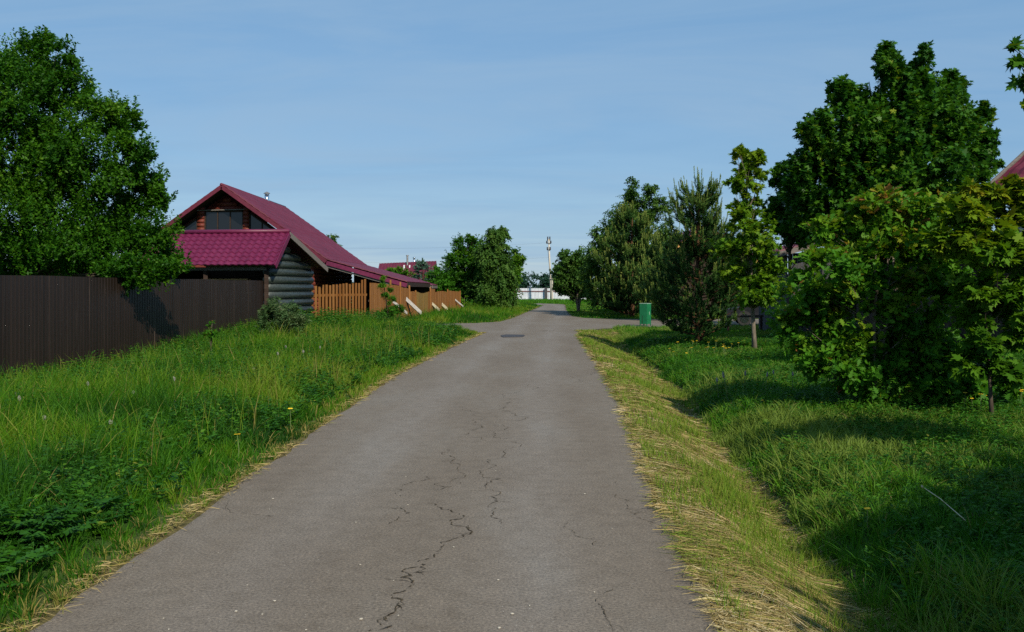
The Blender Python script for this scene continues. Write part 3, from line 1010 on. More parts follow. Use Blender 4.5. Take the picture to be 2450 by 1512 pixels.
# ------------------------------------------------------------------ trees
def crown(lobes, n, L, T, nl=14, sl=.4, up=.5, droop=.15, seed=0, tfun=None, jit=.2, kc=7.0, flat=.6, lead=.06):
    """leafy sprays gathered into clumps through the lobes' volume"""
    g = np.random.default_rng(seed)
    lob = np.array(lobes, float)
    area_ = (lob[:, 3] * lob[:, 5]) ** .9
    prob = area_ / area_.sum()
    CC, CD, CR_ = [], [], []
    for i, l in enumerate(lob):
        k = max(5, int(kc * (l[3] * l[5]) ** .5 * 4))
        dv = nrm(g.normal(size=(k, 3)))
        rr = g.uniform(.45, 1.0, k)
        CC.append(l[:3] + dv * l[3:6] * rr[:, None]); CD.append(dv); CR_.append(np.full(k, i))
    start = np.cumsum([0] + [len(c) for c in CC])
    CC = np.concatenate(CC); CD = np.concatenate(CD)
    CT = g.uniform(0, 1, len(CC))
    li = g.choice(len(lob), n, p=prob)
    ci = start[li] + (g.random(n) * (start[li + 1] - start[li])).astype(int)
    rad = lob[li][:, 3:6].mean(1)
    P = CC[ci] + g.normal(0, 1, (n, 3)) * (rad * .19)[:, None] * [1, 1, .7]
    D = nrm(CD[ci] * .7 + np.array([0, 0, up]) + g.normal(0, .35, (n, 3)))
    nbk = NB()
    s = sl * g.uniform(.6, 1.3, n)
    ld = g.random(n) < lead                      # long young shoots standing out of the crown
    dv = nrm(g.normal(size=(n, 3)) + np.array([0, 0, .55]))
    P = np.where(ld[:, None], lob[li][:, :3] + dv * lob[li][:, 3:6] * 1.05, P)
    D = np.where(ld[:, None], nrm(dv * .5 + np.array([0, 0, .45 + up]) + g.normal(0, .12, (n, 3))), D)
    s = np.where(ld, s * 1.7, s) * np.clip(rad / .7, .42, 1)
    P = P - D * (s * .5)[:, None]
    tv = CT[ci] * .55
    for k in range(nl):
        t = (k + .6) / nl
        Q = P + D * (s * t)[:, None]
        Q[:, 2] -= droop * s * t * t
        R1 = nrm(np.cross(D, nrm(g.normal(size=(n, 3)))))
        A_ = D * .55 + R1 * .8
        A_[:, 2] -= droop
        Nn = np.array([0, 0, flat]) + CD[ci] * .35 + g.normal(0, .45, (n, 3))
        tt = tv + g.uniform(.0, .35, n) + .12 * t
        if tfun is not None: tt = tfun(Q, tt, g)
        leaves(nbk, Q, A_, Nn, L * g.uniform(.65, 1.2, n), tt, T)
    return nbk, CC


def wood(base, H, r0, targets, lean=(0, 0), stems=1, seed=0, fork=.25, rt=.012):
    """tapered trunk (or several stems) with limbs running out to the clumps"""
    r = random.Random(seed)
    m = MB()
    bx, by, bz = base
    trunks = []
    for s_ in range(stems):
        a_ = r.uniform(0, 6.28); sp = 0 if stems == 1 else r.uniform(.12, .3) * H * .5
        path, rad = [], []
        for k in range(9):
            t = k / 8
            path.append(Vector((bx + lean[0] * t + math.cos(a_) * sp * t + r.gauss(0, .012 * H) * t, by + lean[1] * t + math.sin(a_) * sp * t + r.gauss(0, .012 * H) * t, bz - .1 + (H + .1) * t)))
            rad.append(r0 * (1 + .5 * max(0, .12 - t) / .12) * (1 - t) ** .75 + rt * .6)
        m.tube(path, rad, 9)
        trunks.append((path, rad))
    for c in targets:
        c = Vector(c)
        path, rad = trunks[r.randrange(stems)]
        t = min(.92, max(fork, (c.z - bz) / H - r.uniform(.12, .3)))
        i = int(t * 8); f = t * 8 - i
        p0 = path[i].lerp(path[min(8, i + 1)], f)
        rr = (rad[i] * (1 - f) + rad[min(8, i + 1)] * f) * .5
        mid_ = p0.lerp(c, .5) + Vector((r.gauss(0, .05), r.gauss(0, .05), -.04)) * (c - p0).length
        m.tube([p0, p0.lerp(mid_, .55), mid_, mid_.lerp(c, .6), c], [min(rr, .035 * H / 6), min(rr * .6, .025 * H / 6), min(rr * .4, .015 * H / 6) + .001, .0012 * H, .0006 * H], 5, cap=False)
    return m


def lob(px, py, rx, ry, Y, dy=0, depth=None):
    X, YY, Z = W(px, py, Y + dy)
    k = (Y + dy) / F
    return (X, YY, Z, rx * k, (depth or rx * k), ry * k)


def tree(name, label, base, H, r0, lobes, n, L, T, leafm, barkm='bark', group=None, cat='tree', nlimb=50, lean=(0, 0), stems=1, fork=.25, **kw):
    root = empty(name, base, label, cat, group)
    c, CC = crown(lobes, n, L, T, **kw)
    k = np.random.default_rng(5).permutation(len(CC))[:nlimb]
    wood(base, H, r0, CC[k], lean, stems, kw.get('seed', 0), fork).build('trunk', M[barkm], root, smooth=True)
    c.build('crown', M[leafm], root)
    return root


def gz(x, y): return float(height(np.array(x), np.array(y)))


# left: dark broadleaf tree behind the brown fence
Y = 24.3
L1 = [(75, 150, 62, 55), (68, 110, 22, 26), (106, 102, 16, 24), (150, 118, 18, 28), (172, 150, 14, 20), (40, 250, 105, 95), (150, 220, 62, 60), (196, 205, 18, 22),
      (236, 292, 62, 55), (300, 270, 28, 32), (318, 300, 20, 26), (60, 400, 130, 110), (200, 400, 115, 95), (310, 375, 50, 52), (352, 425, 38, 30), (335, 470, 50, 45),
      (395, 482, 24, 22), (100, 550, 150, 95), (265, 555, 110, 80), (378, 562, 50, 45), (405, 610, 42, 30), (-90, 280, 110, 130), (-90, 480, 130, 130), (2, 175, 40, 48), (180, 610, 130, 50), (30, 640, 85, 36), (-50, 615, 80, 55), (190, 645, 70, 28), (225, 650, 80, 26), (110, 652, 70, 24)]
lo = [lob(*q, Y, random.uniform(-.6, .6), max(.5, q[2] / F * Y * 1.05)) for q in L1]
lo += [lob(330, 655, 85, 30, 22.4, 0, .45), lob(305, 640, 40, 22, 22.1, 0, .4), lob(375, 650, 45, 26, 22.7, 0, .4), lob(420, 640, 26, 16, 22.9, 0, .3)]
x0, y0 = W(95, 690, Y)[:2]
tree('dark_leafy_tree', 'big dark green leafy tree hanging over the brown metal fence', (x0, y0, .2), 7.2, .19, lo, 12500, .098, T_OV, 'cherry',
     nlimb=70, seed=11, sl=.42, up=.75, droop=.12, nl=15, stems=2, lead=.2, kc=4.5)

# right: the big maple
Y = 27.0
L2 = [(2127, 165, 28, 40), (2118, 128, 18, 22), (2142, 205, 30, 40), (2215, 130, 14, 22), (2205, 170, 24, 26), (2200, 215, 52, 42), (2285, 220, 30, 36), (2270, 190, 14, 18), (2190, 255, 100, 62), (2010, 225, 26, 34),
      (2055, 258, 55, 44), (1958, 310, 34, 38), (1925, 312, 16, 16), (2175, 330, 150, 85), (2020, 330, 85, 70), (2348, 282, 22, 34), (2330, 340, 45, 50), (2362, 350, 16, 36), (1928, 388, 32, 32), (1965, 425, 80, 55),
      (2160, 425, 160, 75), (2332, 405, 40, 44), (2374, 398, 13, 16), (2090, 500, 150, 55), (2255, 490, 80, 45), (1925, 470, 50, 55), (1945, 540, 55, 36), (2040, 560, 80, 40), (2160, 570, 120, 50)]
lo = [lob(q[0], q[1], q[2] * .9, q[3] * .9, Y, random.uniform(-.6, .6), max(.4, q[2] / F * Y * 1.0)) for q in L2]
x0, y0 = W(2150, 690, Y)[:2]
tree('maple_tree', 'tall dark green maple with spiky top behind the oak', (x0, y0, .05), 7.2, .16, lo, 7800, .143, T_MAP, 'maple', nlimb=60, seed=12, sl=.45, up=.6, droop=.2, nl=9, stems=2, flat=.9, lead=.3, kc=3.6)

# slim yellowing maple with a bare stem
Y = 25.0
L3 = [(1790, 378, 36, 26), (1768, 365, 14, 12), (1815, 372, 14, 16), (1788, 430, 38, 38), (1785, 485, 34, 26), (1762, 498, 18, 12), (1800, 545, 52, 40), (1800, 595, 68, 42), (1812, 650, 72, 42), (1752, 662, 34, 18), (1822, 698, 64, 24), (1790, 715, 30, 14), (1848, 712, 30, 16)]
lo = [lob(*q, Y, random.uniform(-.2, .2)) for q in L3]
x0, y0 = W(1806, 690, Y)[:2]
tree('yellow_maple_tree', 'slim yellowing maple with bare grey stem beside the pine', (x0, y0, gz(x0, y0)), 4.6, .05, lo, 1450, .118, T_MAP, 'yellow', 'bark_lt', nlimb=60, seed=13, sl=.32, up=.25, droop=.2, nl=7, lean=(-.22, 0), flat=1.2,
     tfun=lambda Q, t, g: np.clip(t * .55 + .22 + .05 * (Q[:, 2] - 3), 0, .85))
Y = 30
lo = [lob(*q, Y, 0) for q in ((1880, 425, 28, 34), (1886, 400, 12, 16), (1885, 500, 42, 46), (1868, 535, 30, 30), (1905, 545, 40, 40), (1850, 500, 22, 26))]
x0, y0 = W(1890, 690, Y)[:2]
tree('young_maple_tree', 'young green maple squeezed between the yellowing and dark maples', (x0, y0, .05), 4.6, .05, lo, 1500, .12, T_MAP, 'maple', nlimb=30, seed=14, sl=.3, nl=8, flat=.9,
     tfun=lambda Q, t, g: np.clip(t * .7 + .25, 0, .95))

# oak bush
Y = 13.0
L4 = [(2118, 500, 60, 38), (2080, 492, 30, 22), (2000, 560, 52, 36), (1960, 545, 22, 20), (2150, 590, 110, 60), (1990, 655, 84, 50), (1905, 698, 48, 36), (1928, 768, 72, 52), (2060, 750, 100, 80), (2200, 730, 80, 85), (2030, 855, 115, 50), (1950, 850, 52, 42),
      (2180, 860, 110, 65), (2215, 935, 75, 34), (2100, 915, 80, 34), (2270, 860, 60, 60), (2240, 640, 70, 60), (2200, 500, 50, 34), (2090, 565, 70, 40), (2070, 640, 60, 50), (2420, 900, 40, 34), (2300, 930, 45, 30)]
lo = [lob(*q, Y, random.uniform(-.2, .35)) for q in L4]
x0, y0 = W(2095, 690, Y)[:2]
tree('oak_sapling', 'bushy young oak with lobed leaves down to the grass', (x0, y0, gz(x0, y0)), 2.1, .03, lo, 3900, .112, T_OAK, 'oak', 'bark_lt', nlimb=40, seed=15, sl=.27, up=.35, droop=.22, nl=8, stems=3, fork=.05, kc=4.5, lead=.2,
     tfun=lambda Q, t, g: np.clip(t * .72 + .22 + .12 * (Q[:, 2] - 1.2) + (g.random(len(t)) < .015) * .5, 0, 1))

# maple sapling with orange leaf tips
Y = 11.8
L5 = [(2322, 442, 20, 16), (2350, 474, 44, 24), (2432, 455, 30, 28), (2306, 500, 52, 28), (2418, 510, 44, 32), (2330, 556, 84, 30), (2250, 575, 30, 22), (2378, 600, 84, 32), (2430, 640, 40, 30), (2350, 688, 62, 30), (2400, 735, 62, 30), (2340, 755, 48, 22),
      (2350, 820, 40, 16), (2325, 868, 44, 14), (2395, 885, 44, 15), (2440, 800, 34, 24), (2438, 610, 34, 26), (2440, 700, 30, 26), (2470, 560, 40, 36)]
lo = [lob(*q, Y, random.uniform(-.12, .12)) for q in L5]
x0, y0 = W(2375, 690, Y)[:2]
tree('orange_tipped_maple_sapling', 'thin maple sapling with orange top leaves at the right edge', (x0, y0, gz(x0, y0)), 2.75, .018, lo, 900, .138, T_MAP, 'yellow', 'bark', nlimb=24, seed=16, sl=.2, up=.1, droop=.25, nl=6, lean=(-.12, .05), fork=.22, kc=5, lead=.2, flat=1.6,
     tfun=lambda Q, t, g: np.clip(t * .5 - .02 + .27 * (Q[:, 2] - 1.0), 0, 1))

# trees standing outside the frame on the right, whose shade falls on the grass
Y = 15.5
lo = [lob(2436, 150, 14, 26, Y), lob(2446, 185, 14, 30, Y), lob(2425, 110, 8, 8, Y), lob(2450, 240, 10, 16, Y), lob(2480, 180, 30, 50, Y), (9.3, 15.4, 4.9, .8, .8, .8), (10, 15.3, 4.4, .9, .9, 1.0), (9.8, 15.2, 5.6, .7, .7, .7)]
tree('roadside_maple_tree', 'maple at the right frame edge showing one leafy branch against the sky', (9.9, 15.4, .05), 6.0, .09, lo, 700, .19, T_MAP, 'maple', nlimb=40, seed=17, sl=.32, nl=8, flat=.8, up=.3)
lo = [(5.5, 6.6, 3.7, .55, .55, .5), (6.2, 6.9, 3.5, .55, .55, .6)]
tree('leafy_sapling', 'leafy sapling just right of the picture whose shade crosses the bank', (6.5, 6.6, .05), 4.2, .04, lo, 500, .13, T_OV, 'cherry', nlimb=20, seed=37, sl=.3, nl=10)
lo = [(6.3, -.7, 3.8, 1.7, 1.7, 1.5), (5.3, -1.0, 3.6, 1.2, 1.2, 1.0), (7.4, -.2, 4.2, 1.6, 1.6, 1.5), (7.5, 1.5, 4.0, 1.1, 1.1, 1.0), (6.0, -1.6, 3.0, 1.1, 1.1, .9), (8.6, .4, 4.6, 1.9, 1.9, 1.8), (8.2, -1.8, 5.4, 2.0, 2.0, 1.8), (6.4, -2.6, 4.4, 1.8, 1.8, 1.5), (9.2, 1.6, 3.0, 1.5, 1.5, 1.3), (6.5, 2.5, 4.0, 1.0, 1.0, .9), (7.8, 3.5, 4.0, 1.1, 1.1, 1.0), (5.6, 1.1, 4.0, .9, .9, .8), (9.0, 4.6, 3.6, 1.0, 1.0, 1.0), (4.9, 3.3, 1.4, .9, .9, 1.2), (5.8, 4.6, 1.5, .9, .9, 1.3), (6.9, 6.0, 1.5, .9, .9, 1.3), (4.2, 1.8, 1.2, .9, .9, 1.1)]  # rear and low shrub-like lobes added out of view to block skylight, deepening the shade
tree('lane_side_tree', 'leafy tree behind the right of the picture that shades the near grass', (7.0, -.2, .05), 6.6, .16, lo, 17000, .15, T_OV, 'cherry', nlimb=60, seed=18, sl=.45, nl=11)

# far right: birch, bush
Y = 59
L6 = [(1512, 450, 15, 26), (1506, 480, 24, 26), (1555, 462, 18, 26), (1580, 490, 18, 24), (1598, 500, 9, 12), (1545, 500, 34, 36), (1490, 525, 40, 40), (1560, 560, 55, 55), (1450, 560, 32, 34), (1428, 575, 14, 20), (1428, 615, 28, 36), (1480, 630, 60, 60), (1418, 670, 28, 40), (1550, 650, 70, 60), (1440, 708, 36, 26), (1510, 712, 60, 26)]
lo = [lob(*q, Y, random.uniform(-.8, .8)) for q in L6]
x0, y0 = W(1500, 690, Y)[:2]
tree('birch_tree', 'tall airy birch standing behind the far pine on the right', (x0, y0, 0), 7.4, .12, lo, 4600, .14, T_OV, 'birch', 'bark_lt', nlimb=70, seed=19, sl=.5, up=.35, droop=.5, nl=12, lead=.14)
Y = 67
lo = [lob(*q, Y, random.uniform(-.4, .4)) for q in ((1360, 615, 20, 16), (1358, 648, 32, 26), (1346, 680, 20, 22), (1392, 630, 24, 34), (1400, 680, 28, 34), (1368, 700, 22, 18), (1380, 655, 30, 40))]
x0, y0 = W(1384, 690, Y)[:2]
tree('willow_tree', 'rounded low willow with bare stems at the right road edge by the pole', (x0, y0, 0), 3.6, .07, lo, 1900, .20, T_OV, 'birch', 'bark_lt', nlimb=50, seed=20, sl=.45, nl=12, stems=5, fork=.15)

# far left group
Y = 70
lo = [lob(*q, Y, random.uniform(-.5, .5)) for q in ((1180, 560, 20, 22), (1205, 556, 10, 20), (1172, 600, 32, 36), (1190, 640, 42, 50), (1180, 690, 52, 36), (1212, 690, 26, 34), (1200, 600, 16, 30))]
x0, y0 = W(1185, 690, Y)[:2]
tree('weeping_birch_tree', 'dense drooping birch left of the road beyond the orange fence', (x0, y0, 0), 5.4, .11, lo, 3400, .17, T_OV, 'birch', 'bark_lt', nlimb=60, seed=21, sl=.6, up=.1, droop=.7, nl=13)
Y = 73
lo = [lob(*q, Y, random.uniform(-.4, .4)) for q in ((1110, 588, 26, 22), (1126, 574, 10, 10), (1092, 622, 28, 26), (1120, 645, 40, 50), (1080, 662, 20, 22), (1142, 612, 26, 40), (1145, 670, 30, 50), (1105, 700, 40, 26))]
x0, y0 = W(1112, 690, Y)[:2]
tree('round_broadleaf_tree', 'round broadleaf tree left of the drooping birch', (x0, y0, 0), 4.6, .1, lo, 1900, .19, T_OV, 'cherry', nlimb=40, seed=22, sl=.5, nl=12)
Y = 74
lo = [lob(*q, Y, 0) for q in ((1238, 615, 14, 20), (1226, 650, 24, 36), (1215, 640, 14, 30))]
x0, y0 = W(1228, 690, Y)[:2]
tree('slender_broadleaf_tree', 'small bright broadleaf tree right of the drooping birch', (x0, y0, 0), 3.8, .07, lo, 800, .19, T_OV, 'cherry', nlimb=25, seed=23, sl=.5, nl=12, tfun=lambda Q, t, g: t + .15)
Y = 78
lo = [lob(*q, Y, 0) for q in ((795, 572, 12, 12), (806, 592, 12, 12), (788, 610, 14, 20), (815, 620, 14, 20))]
x0, y0 = W(798, 690, Y)[:2]
tree('birch_tree', 'birch top rising behind the slope of the big burgundy roof', (x0, y0, 0), 5.2, .09, lo, 420, .15, T_OV, 'birch', 'bark_lt', nlimb=25, seed=24, sl=.5, nl=10, droop=.4)
# shrubs in the garden behind the orange fence
Y = 74
lo = [lob(*q, Y, 0) for q in ((950, 650, 22, 9), (962, 660, 24, 12), (940, 662, 18, 12))]
x0, y0 = W(952, 690, Y)[:2]
tree('garden_shrub', 'olive garden shrub before the distant burgundy roof', (x0, y0, 0), 2.3, .05, lo, 300, .17, T_OV, 'oak', nlimb=20, seed=25, sl=.4, nl=10, stems=3, cat='shrub')
Y = 72
lo = [lob(*q, Y, 0) for q in ((1042, 655, 22, 16), (1062, 678, 26, 18), (1070, 700, 20, 22), (1040, 690, 26, 22))]
x0, y0 = W(1052, 690, Y)[:2]
tree('garden_shrub', 'fresh green shrub right of the blue spruce behind the orange fence', (x0, y0, 0), 2.0, .05, lo, 700, .17, T_OV, 'oak', nlimb=25, seed=26, sl=.4, nl=10, stems=3, cat='shrub', tfun=lambda Q, t, g: t * .6)
Y = 66.5
lo = [lob(*q, Y, 0) for q in ((1108, 716, 9, 10), (1110, 730, 8, 8))]
x0, y0 = W(1109, 690, Y)[:2]
tree('low_shrub', 'low yellow-green shrub at the far end of the orange fence', (x0, y0, 0), 1.0, .02, lo, 60, .13, T_OV, 'oak', nlimb=10, seed=27, sl=.25, nl=8, stems=3, cat='shrub', tfun=lambda Q, t, g: t * .3 + .6)
# saplings on the left verge
Y = 38.5
lo = [lob(*q, Y, 0) for q in ((917, 668, 9, 8), (919, 686, 13, 9), (925, 702, 16, 9), (932, 718, 15, 8), (940, 742, 30, 8), (930, 748, 24, 8))]
x0, y0 = W(934, 690, Y)[:2]
tree('leaning_sapling', 'feathery green sapling growing in front of the orange fence', (x0, y0, .1), 1.75, .02, lo, 420, .10, T_NAR, 'oak', nlimb=30, seed=28, sl=.24, nl=12, up=.1, lean=(-.28, 0), cat='tree', flat=1.2, tfun=lambda Q, t, g: np.clip(t * .6 + .15 * (Q[:, 2] - .7), 0, .9))
Y = 25.5
lo = [lob(*q, Y, random.uniform(-.1, .2)) for q in ((664, 733, 16, 13), (645, 735, 8, 14), (701, 736, 9, 10), (642, 752, 18, 16), (674, 758, 42, 22), (658, 780, 38, 20), (698, 774, 36, 20), (720, 765, 14, 12))]
x0, y0 = W(675, 690, Y)[:2]
tree('willow_shrub', 'grey-green willow shrub at the corner of the green log shed', (x0, y0, .15), 1.0, .02, lo, 620, .10, T_NAR, 'willow', 'bark_lt', nlimb=60, seed=29, sl=.3, nl=12, up=.9, stems=6, fork=.1, cat='shrub', lead=.35)
Y = 20.5
lo = [lob(*q, Y, 0) for q in ((503, 780, 7, 9), (512, 796, 14, 8), (498, 800, 10, 8))]
x0, y0 = W(506, 690, Y)[:2]
tree('seedling_tree', 'small reddish-green seedling standing against the brown fence', (x0, y0, .15), .75, .01, lo, 40, .075, T_OV, 'oak', nlimb=12, seed=30, sl=.16, nl=8, cat='seedling', tfun=lambda Q, t, g: np.clip(t * .6 + (g.random(len(t)) < .1) * .6, 0, 1))
# shrubbery in the dark between the pine and the grey shed
Y = 45
lo = [lob(*q, Y, random.uniform(-.3, .3)) for q in ((1745, 650, 30, 40), (1790, 690, 50, 40), (1760, 700, 40, 30), (1830, 680, 40, 50))]
x0, y0 = W(1790, 690, Y)[:2]
tree('shady_shrub', 'dark shrub standing behind the dark parked car', (x0, y0, .05), 2.4, .06, lo, 1100, .17, T_OV, 'cherry', nlimb=40, seed=31, sl=.4, nl=12, stems=4, cat='shrub')


# ---- pines
def shoots(nbk, P, D, ln, nl, wn, tint, g, per=26, ang=.75):
    n = len(P)
    D = nrm(D)
    for k in range(per):
        t = (k + g.random(n)) / per
        R1 = nrm(np.cross(D, nrm(g.normal(size=(n, 3)))))
        A_ = nrm(D * (1 - ang * .5) + R1 * ang)
        B_ = P + D * (ln * t)[:, None]
        tip = B_ + A_ * (nl * g.uniform(.7, 1.1, n))[:, None]
        S = nrm(np.cross(A_, g.normal(size=(n, 3)))) * (wn / 2)
        V = np.stack([B_ + S, B_ - S, tip], 1)
        nbk.add(V, [[0, 1, 2]], tint + g.normal(0, .08, n) + .15 * (t - .5))


def pine(name, label, base, H, R0, seed, needle=.075, wn=.014, mname='needle', step=.3, up=1.0, per=26, shl=.26, low=.25, nsh=11, candle=True, group=None, cat='tree', lop=0):
    g = np.random.default_rng(seed)
    root = empty(name, base, label, cat, group)
    B0 = np.array(base)
    m = MB()
    path = [Vector((B0[0] + .02 * math.sin(k), B0[1], B0[2] - .1 + (H - .1) * k / 8)) for k in range(9)]
    m.tube(path, [(.028 * H) * (1 - k / 8) ** .8 * .75 + .012 for k in range(9)], 9)
    P, D, Ln, Tn = [], [], [], []
    z = low
    while z < H - (.75 if candle else .25):
        f = z / H
        prof = min(1, .55 + 1.6 * f) * max(0, 1 - f) ** 1.0 * 1.28
        nb_ = int(g.integers(6, 10))
        for b in range(nb_):
            az = g.uniform(0, 2 * np.pi)
            l = R0 * prof * g.uniform(.65, 1.1) * (1 + lop * math.cos(az - math.pi)) + .12
            ca = np.array([math.cos(az), math.sin(az), 0])
            rise = (.25 + .55 * f) * up
            z1 = z + g.uniform(-.1, .1)
            pts = [B0 + [0, 0, z1] + ca * l * t + np.array([0, 0, l * (rise * t * t + .05 * t)]) for t in (0, .35, .7, 1)]
            m.tube([Vector(p) for p in pts], [.02 * (1 - f) + .006, .014 * (1 - f) + .005, .008, .004], 5, cap=False)
            k = max(3, int(nsh * (.35 + l / R0 * .8)))
            for j in range(k):
                t = g.uniform(.22, 1.03) if j else 1.0
                q = np.array([np.interp(t, (0, .35, .7, 1), [p[i] for p in pts]) for i in range(3)])
                side = np.array([-ca[1], ca[0], 0]) * g.normal(0, .16 * l * (1.1 - .5 * t))
                P.append(q + side + [0, 0, g.uniform(-.06, .05)])
                D.append(ca * .45 * g.uniform(.4, 1.4) + np.array([0, 0, up * g.uniform(.5, 1.1)]) + side / max(l, .1) * 1.5 + g.normal(0, .15, 3))
                Ln.append(shl * g.uniform(.6, 1.2)); Tn.append(.18 + .4 * (t > .85) + .15 * f + g.uniform(-.1, .1))
        z += step * g.uniform(.8, 1.2)
    for k in range(9):
        P.append(B0 + [g.normal(0, .05), g.normal(0, .05), H - .75 + .045 * k]); D.append([g.normal(0, .13), g.normal(0, .13), 1]); Ln.append(.34); Tn.append(.6)
    P, D, Ln, Tn = map(np.array, (P, D, Ln, Tn))
    nbk = NB()
    shoots(nbk, P, D, Ln, needle, wn, Tn, g, per)
    if candle:
        k = np.where(Tn > .5)[0]
        k = k[g.random(len(k)) < .85]
        Dn = nrm(D[k] * .4 + np.array([0, 0, 1]))
        shoots(nbk, P[k] + nrm(D[k]) * Ln[k][:, None], Dn, Ln[k] * .9, needle * .35, wn * 1.3, np.full(len(k), .88), g, int(per * .8), .45)
    m.build('trunk', M['bark_pine'], root, smooth=True)
    nbk.build('crown', M[mname], root)
    return root


x0, y0 = W(1672, 690, 28.6)[:2]
pine('pine_tree', 'nearest bushy pine with upright shoots beside the green bin', (x0, y0, gz(x0, y0)), 4.85, 1.50, 3, needle=.10, wn=.022, nsh=17, per=40, step=.25, lop=.03)
x0, y0 = W(1512, 690, 55)[:2]
pine('pine_tree', 'farther olive pine standing in front of the tall birch', (x0, y0, 0), 6.2, 2.2, 4, needle=.13, wn=.048, nsh=19, per=44, step=.31, shl=.36)
x0, y0 = W(1586, 690, 50)[:2]
pine('pine_tree', 'smaller pine half hidden behind the nearest pine', (x0, y0, 0), 4.3, 1.4, 6, needle=.13, wn=.045, nsh=17, per=40, step=.34, shl=.34)
x0, y0 = W(1012, 690, 75)[:2]
pine('blue_spruce_tree', 'pale blue spruce before the distant burgundy roof', (x0, y0, 0), 3.95, 1.35, 5, needle=.11, wn=.06, mname='spruce', step=.24, up=.15, per=22, shl=.3, nsh=9, candle=False)
x0, y0 = W(1070, 690, 80)[:2]
pine('blue_spruce_tree', 'second blue spruce peeping out left of the broadleaf trees', (x0, y0, 0), 4.3, 1.5, 8, needle=.11, wn=.06, mname='spruce', step=.26, up=.15, per=20, shl=.3, nsh=8, candle=False)

# far wood beyond the white fence
lo = []
r_ = random.Random(3)
for i in range(120):
    X = -150 + 300 * i / 120 + r_.uniform(-2, 2)
    hh = (6.3 if X > -12 else 3.6) + .5 * math.sin(X * .33) + r_.uniform(-.6, .5)
    for z_ in (.12, .35, .58, .80):
        lo.append((X + r_.uniform(-1, 1), 330 + r_.uniform(-8, 12), hh * z_, r_.uniform(2.0, 3.2), 2.5, r_.uniform(.9, 1.4)))
c, _ = crown(lo, 22000, .75, T_OV, nl=6, sl=1.0, seed=33, kc=2, flat=0.0)
fo = c.build('far_wood', M['forest'])
tag(fo, 'dark wood along the horizon beyond the white fence', 'forest', kind='stuff')


# ------------------------------------------------------------------ buildings
def roof_sheet(A, B, Cc, D, nu, nv, ww, wh, sl=0, sh=0):
    """profiled metal: A-B is the ridge, D-Cc the eave; waves run down the slope, courses step across it"""
    A, B, Cc, D = map(np.array, (A, B, Cc, D))
    u, v = np.meshgrid(np.linspace(0, 1, nu), np.linspace(0, 1, nv))
    P = (A * (1 - u[..., None]) + B * u[..., None]) * (1 - v[..., None]) + (D * (1 - u[..., None]) + Cc * u[..., None]) * v[..., None]
    N_ = np.cross(B - A, D - A); N_ = N_ / np.linalg.norm(N_)
    if N_[2] < 0: N_ = -N_
    lu, lv = np.linalg.norm(B - A), np.linalg.norm(D - A)
    o = wh * (.5 + .5 * np.cos(2 * np.pi * u * lu / ww))
    if sl:
        ph = v * lv / sl + .12 * np.cos(2 * np.pi * u * lu / ww)
        o = o + sh * (ph - np.floor(ph))
    P = P + N_ * o[..., None]
    V = P.reshape(-1, 3)
    ix = np.arange(nu * nv).reshape(nv, nu)
    f = np.stack([ix[:-1, :-1], ix[:-1, 1:], ix[1:, 1:], ix[1:, :-1]], -1).reshape(-1, 4)
    m = MB(); m.v = [tuple(p) for p in V]; m.f = [list(q) for q in f]
    return m


def solid(o, th):
    md = o.modifiers.new('thickness', 'SOLIDIFY'); md.thickness = th; md.offset = -1
    return o


def logs_x(m, x0, x1, y, z0, z1, r=.11, dy=.0, slope=None):
    """horizontal log courses of a wall facing -Y; slope(z) gives the x range under a gable"""
    z = z0 + r
    while z < z1:
        a_, b_ = (x0, x1) if slope is None else slope(z + r)
        if b_ - a_ > .15: m.tube([(a_, y + dy, z), ((a_ + b_) / 2, y + dy, z), (b_, y + dy, z)], r * 1.06, 10)
        z += 2 * r
    return m


# --- big log house
RXh, RZh, YF, YB, SL = -15.17, 6.99, 52.0, 66.5, .716
HWd = 5.46
EZ = RZh - HWd * SL
house = empty('log_house', (RXh, YF + 1, 0), 'red-brown log house with big burgundy gable roof and dark glazed gable', 'house')
YW = YF + 1.05
u0, u1 = RXh - 4.55, RXh + 4.55
def gs(z):
    k = (RZh - .42 - z) / SL
    return max(u0, RXh - k), min(u1, RXh + k)
m = MB()
logs_x(m, u0, u1, YW, 0, 3.7)
logs_x(m, u0, u1, YW, 5.76, 6.7, slope=gs)
m.prism([(u0, YW + .05, 0), (u1, YW + .05, 0), (u1, YW + .05, 3.3), (RXh, YW + .05, RZh - .3), (u0, YW + .05, 3.3)], (0, .12, 0))
m.build('wall', M['logs'], house, smooth=True)
m = MB()
for xx in (u0, u1):
    z = .11
    while z < 3.3:
        m.tube([(xx, YW - .25, z), (xx, YW + 6, z), (xx, YB - 1, z)], .115, 10); z += .22
m.box((RXh, YB - 1, 1.6), (9.1, .2, 3.2))
m.build('side_wall', M['logs'], house, smooth=True)
for xa, xb in ((-16.73, -16.36), (-14.29, -13.98)):
    m = MB(); z = 3.75
    while z < 5.75:
        m.tube([(xa, YW - .04, z + .11), (xb, YW - .04, z + .11)], .125, 10); z += .22
    m.build('log_post', M['logs'], house, smooth=True)
def window(parent, pts, y, bars, fm='darkwood'):
    n = len(pts)
    m = MB()
    for i in range(n):
        a_, b_ = pts[i], pts[(i + 1) % n]
        m.bar((a_[0], y - .03, a_[1]), (b_[0], y - .03, b_[1]), .08, .08, up=(0, 1, 0))
    for (a_, b_) in bars:
        m.bar((a_[0], y - .028, a_[1]), (b_[0], y - .028, b_[1]), .05, .05, up=(0, 1, 0))
    fr = m.build('window', M[fm], parent)
    p = MB(); p.prism([(x, y, z) for x, z in pts], (0, .012, 0)); p.build('pane', M['glass'], fr)
    return fr
def sz(x): return RZh - .52 - abs(x - RXh) * SL
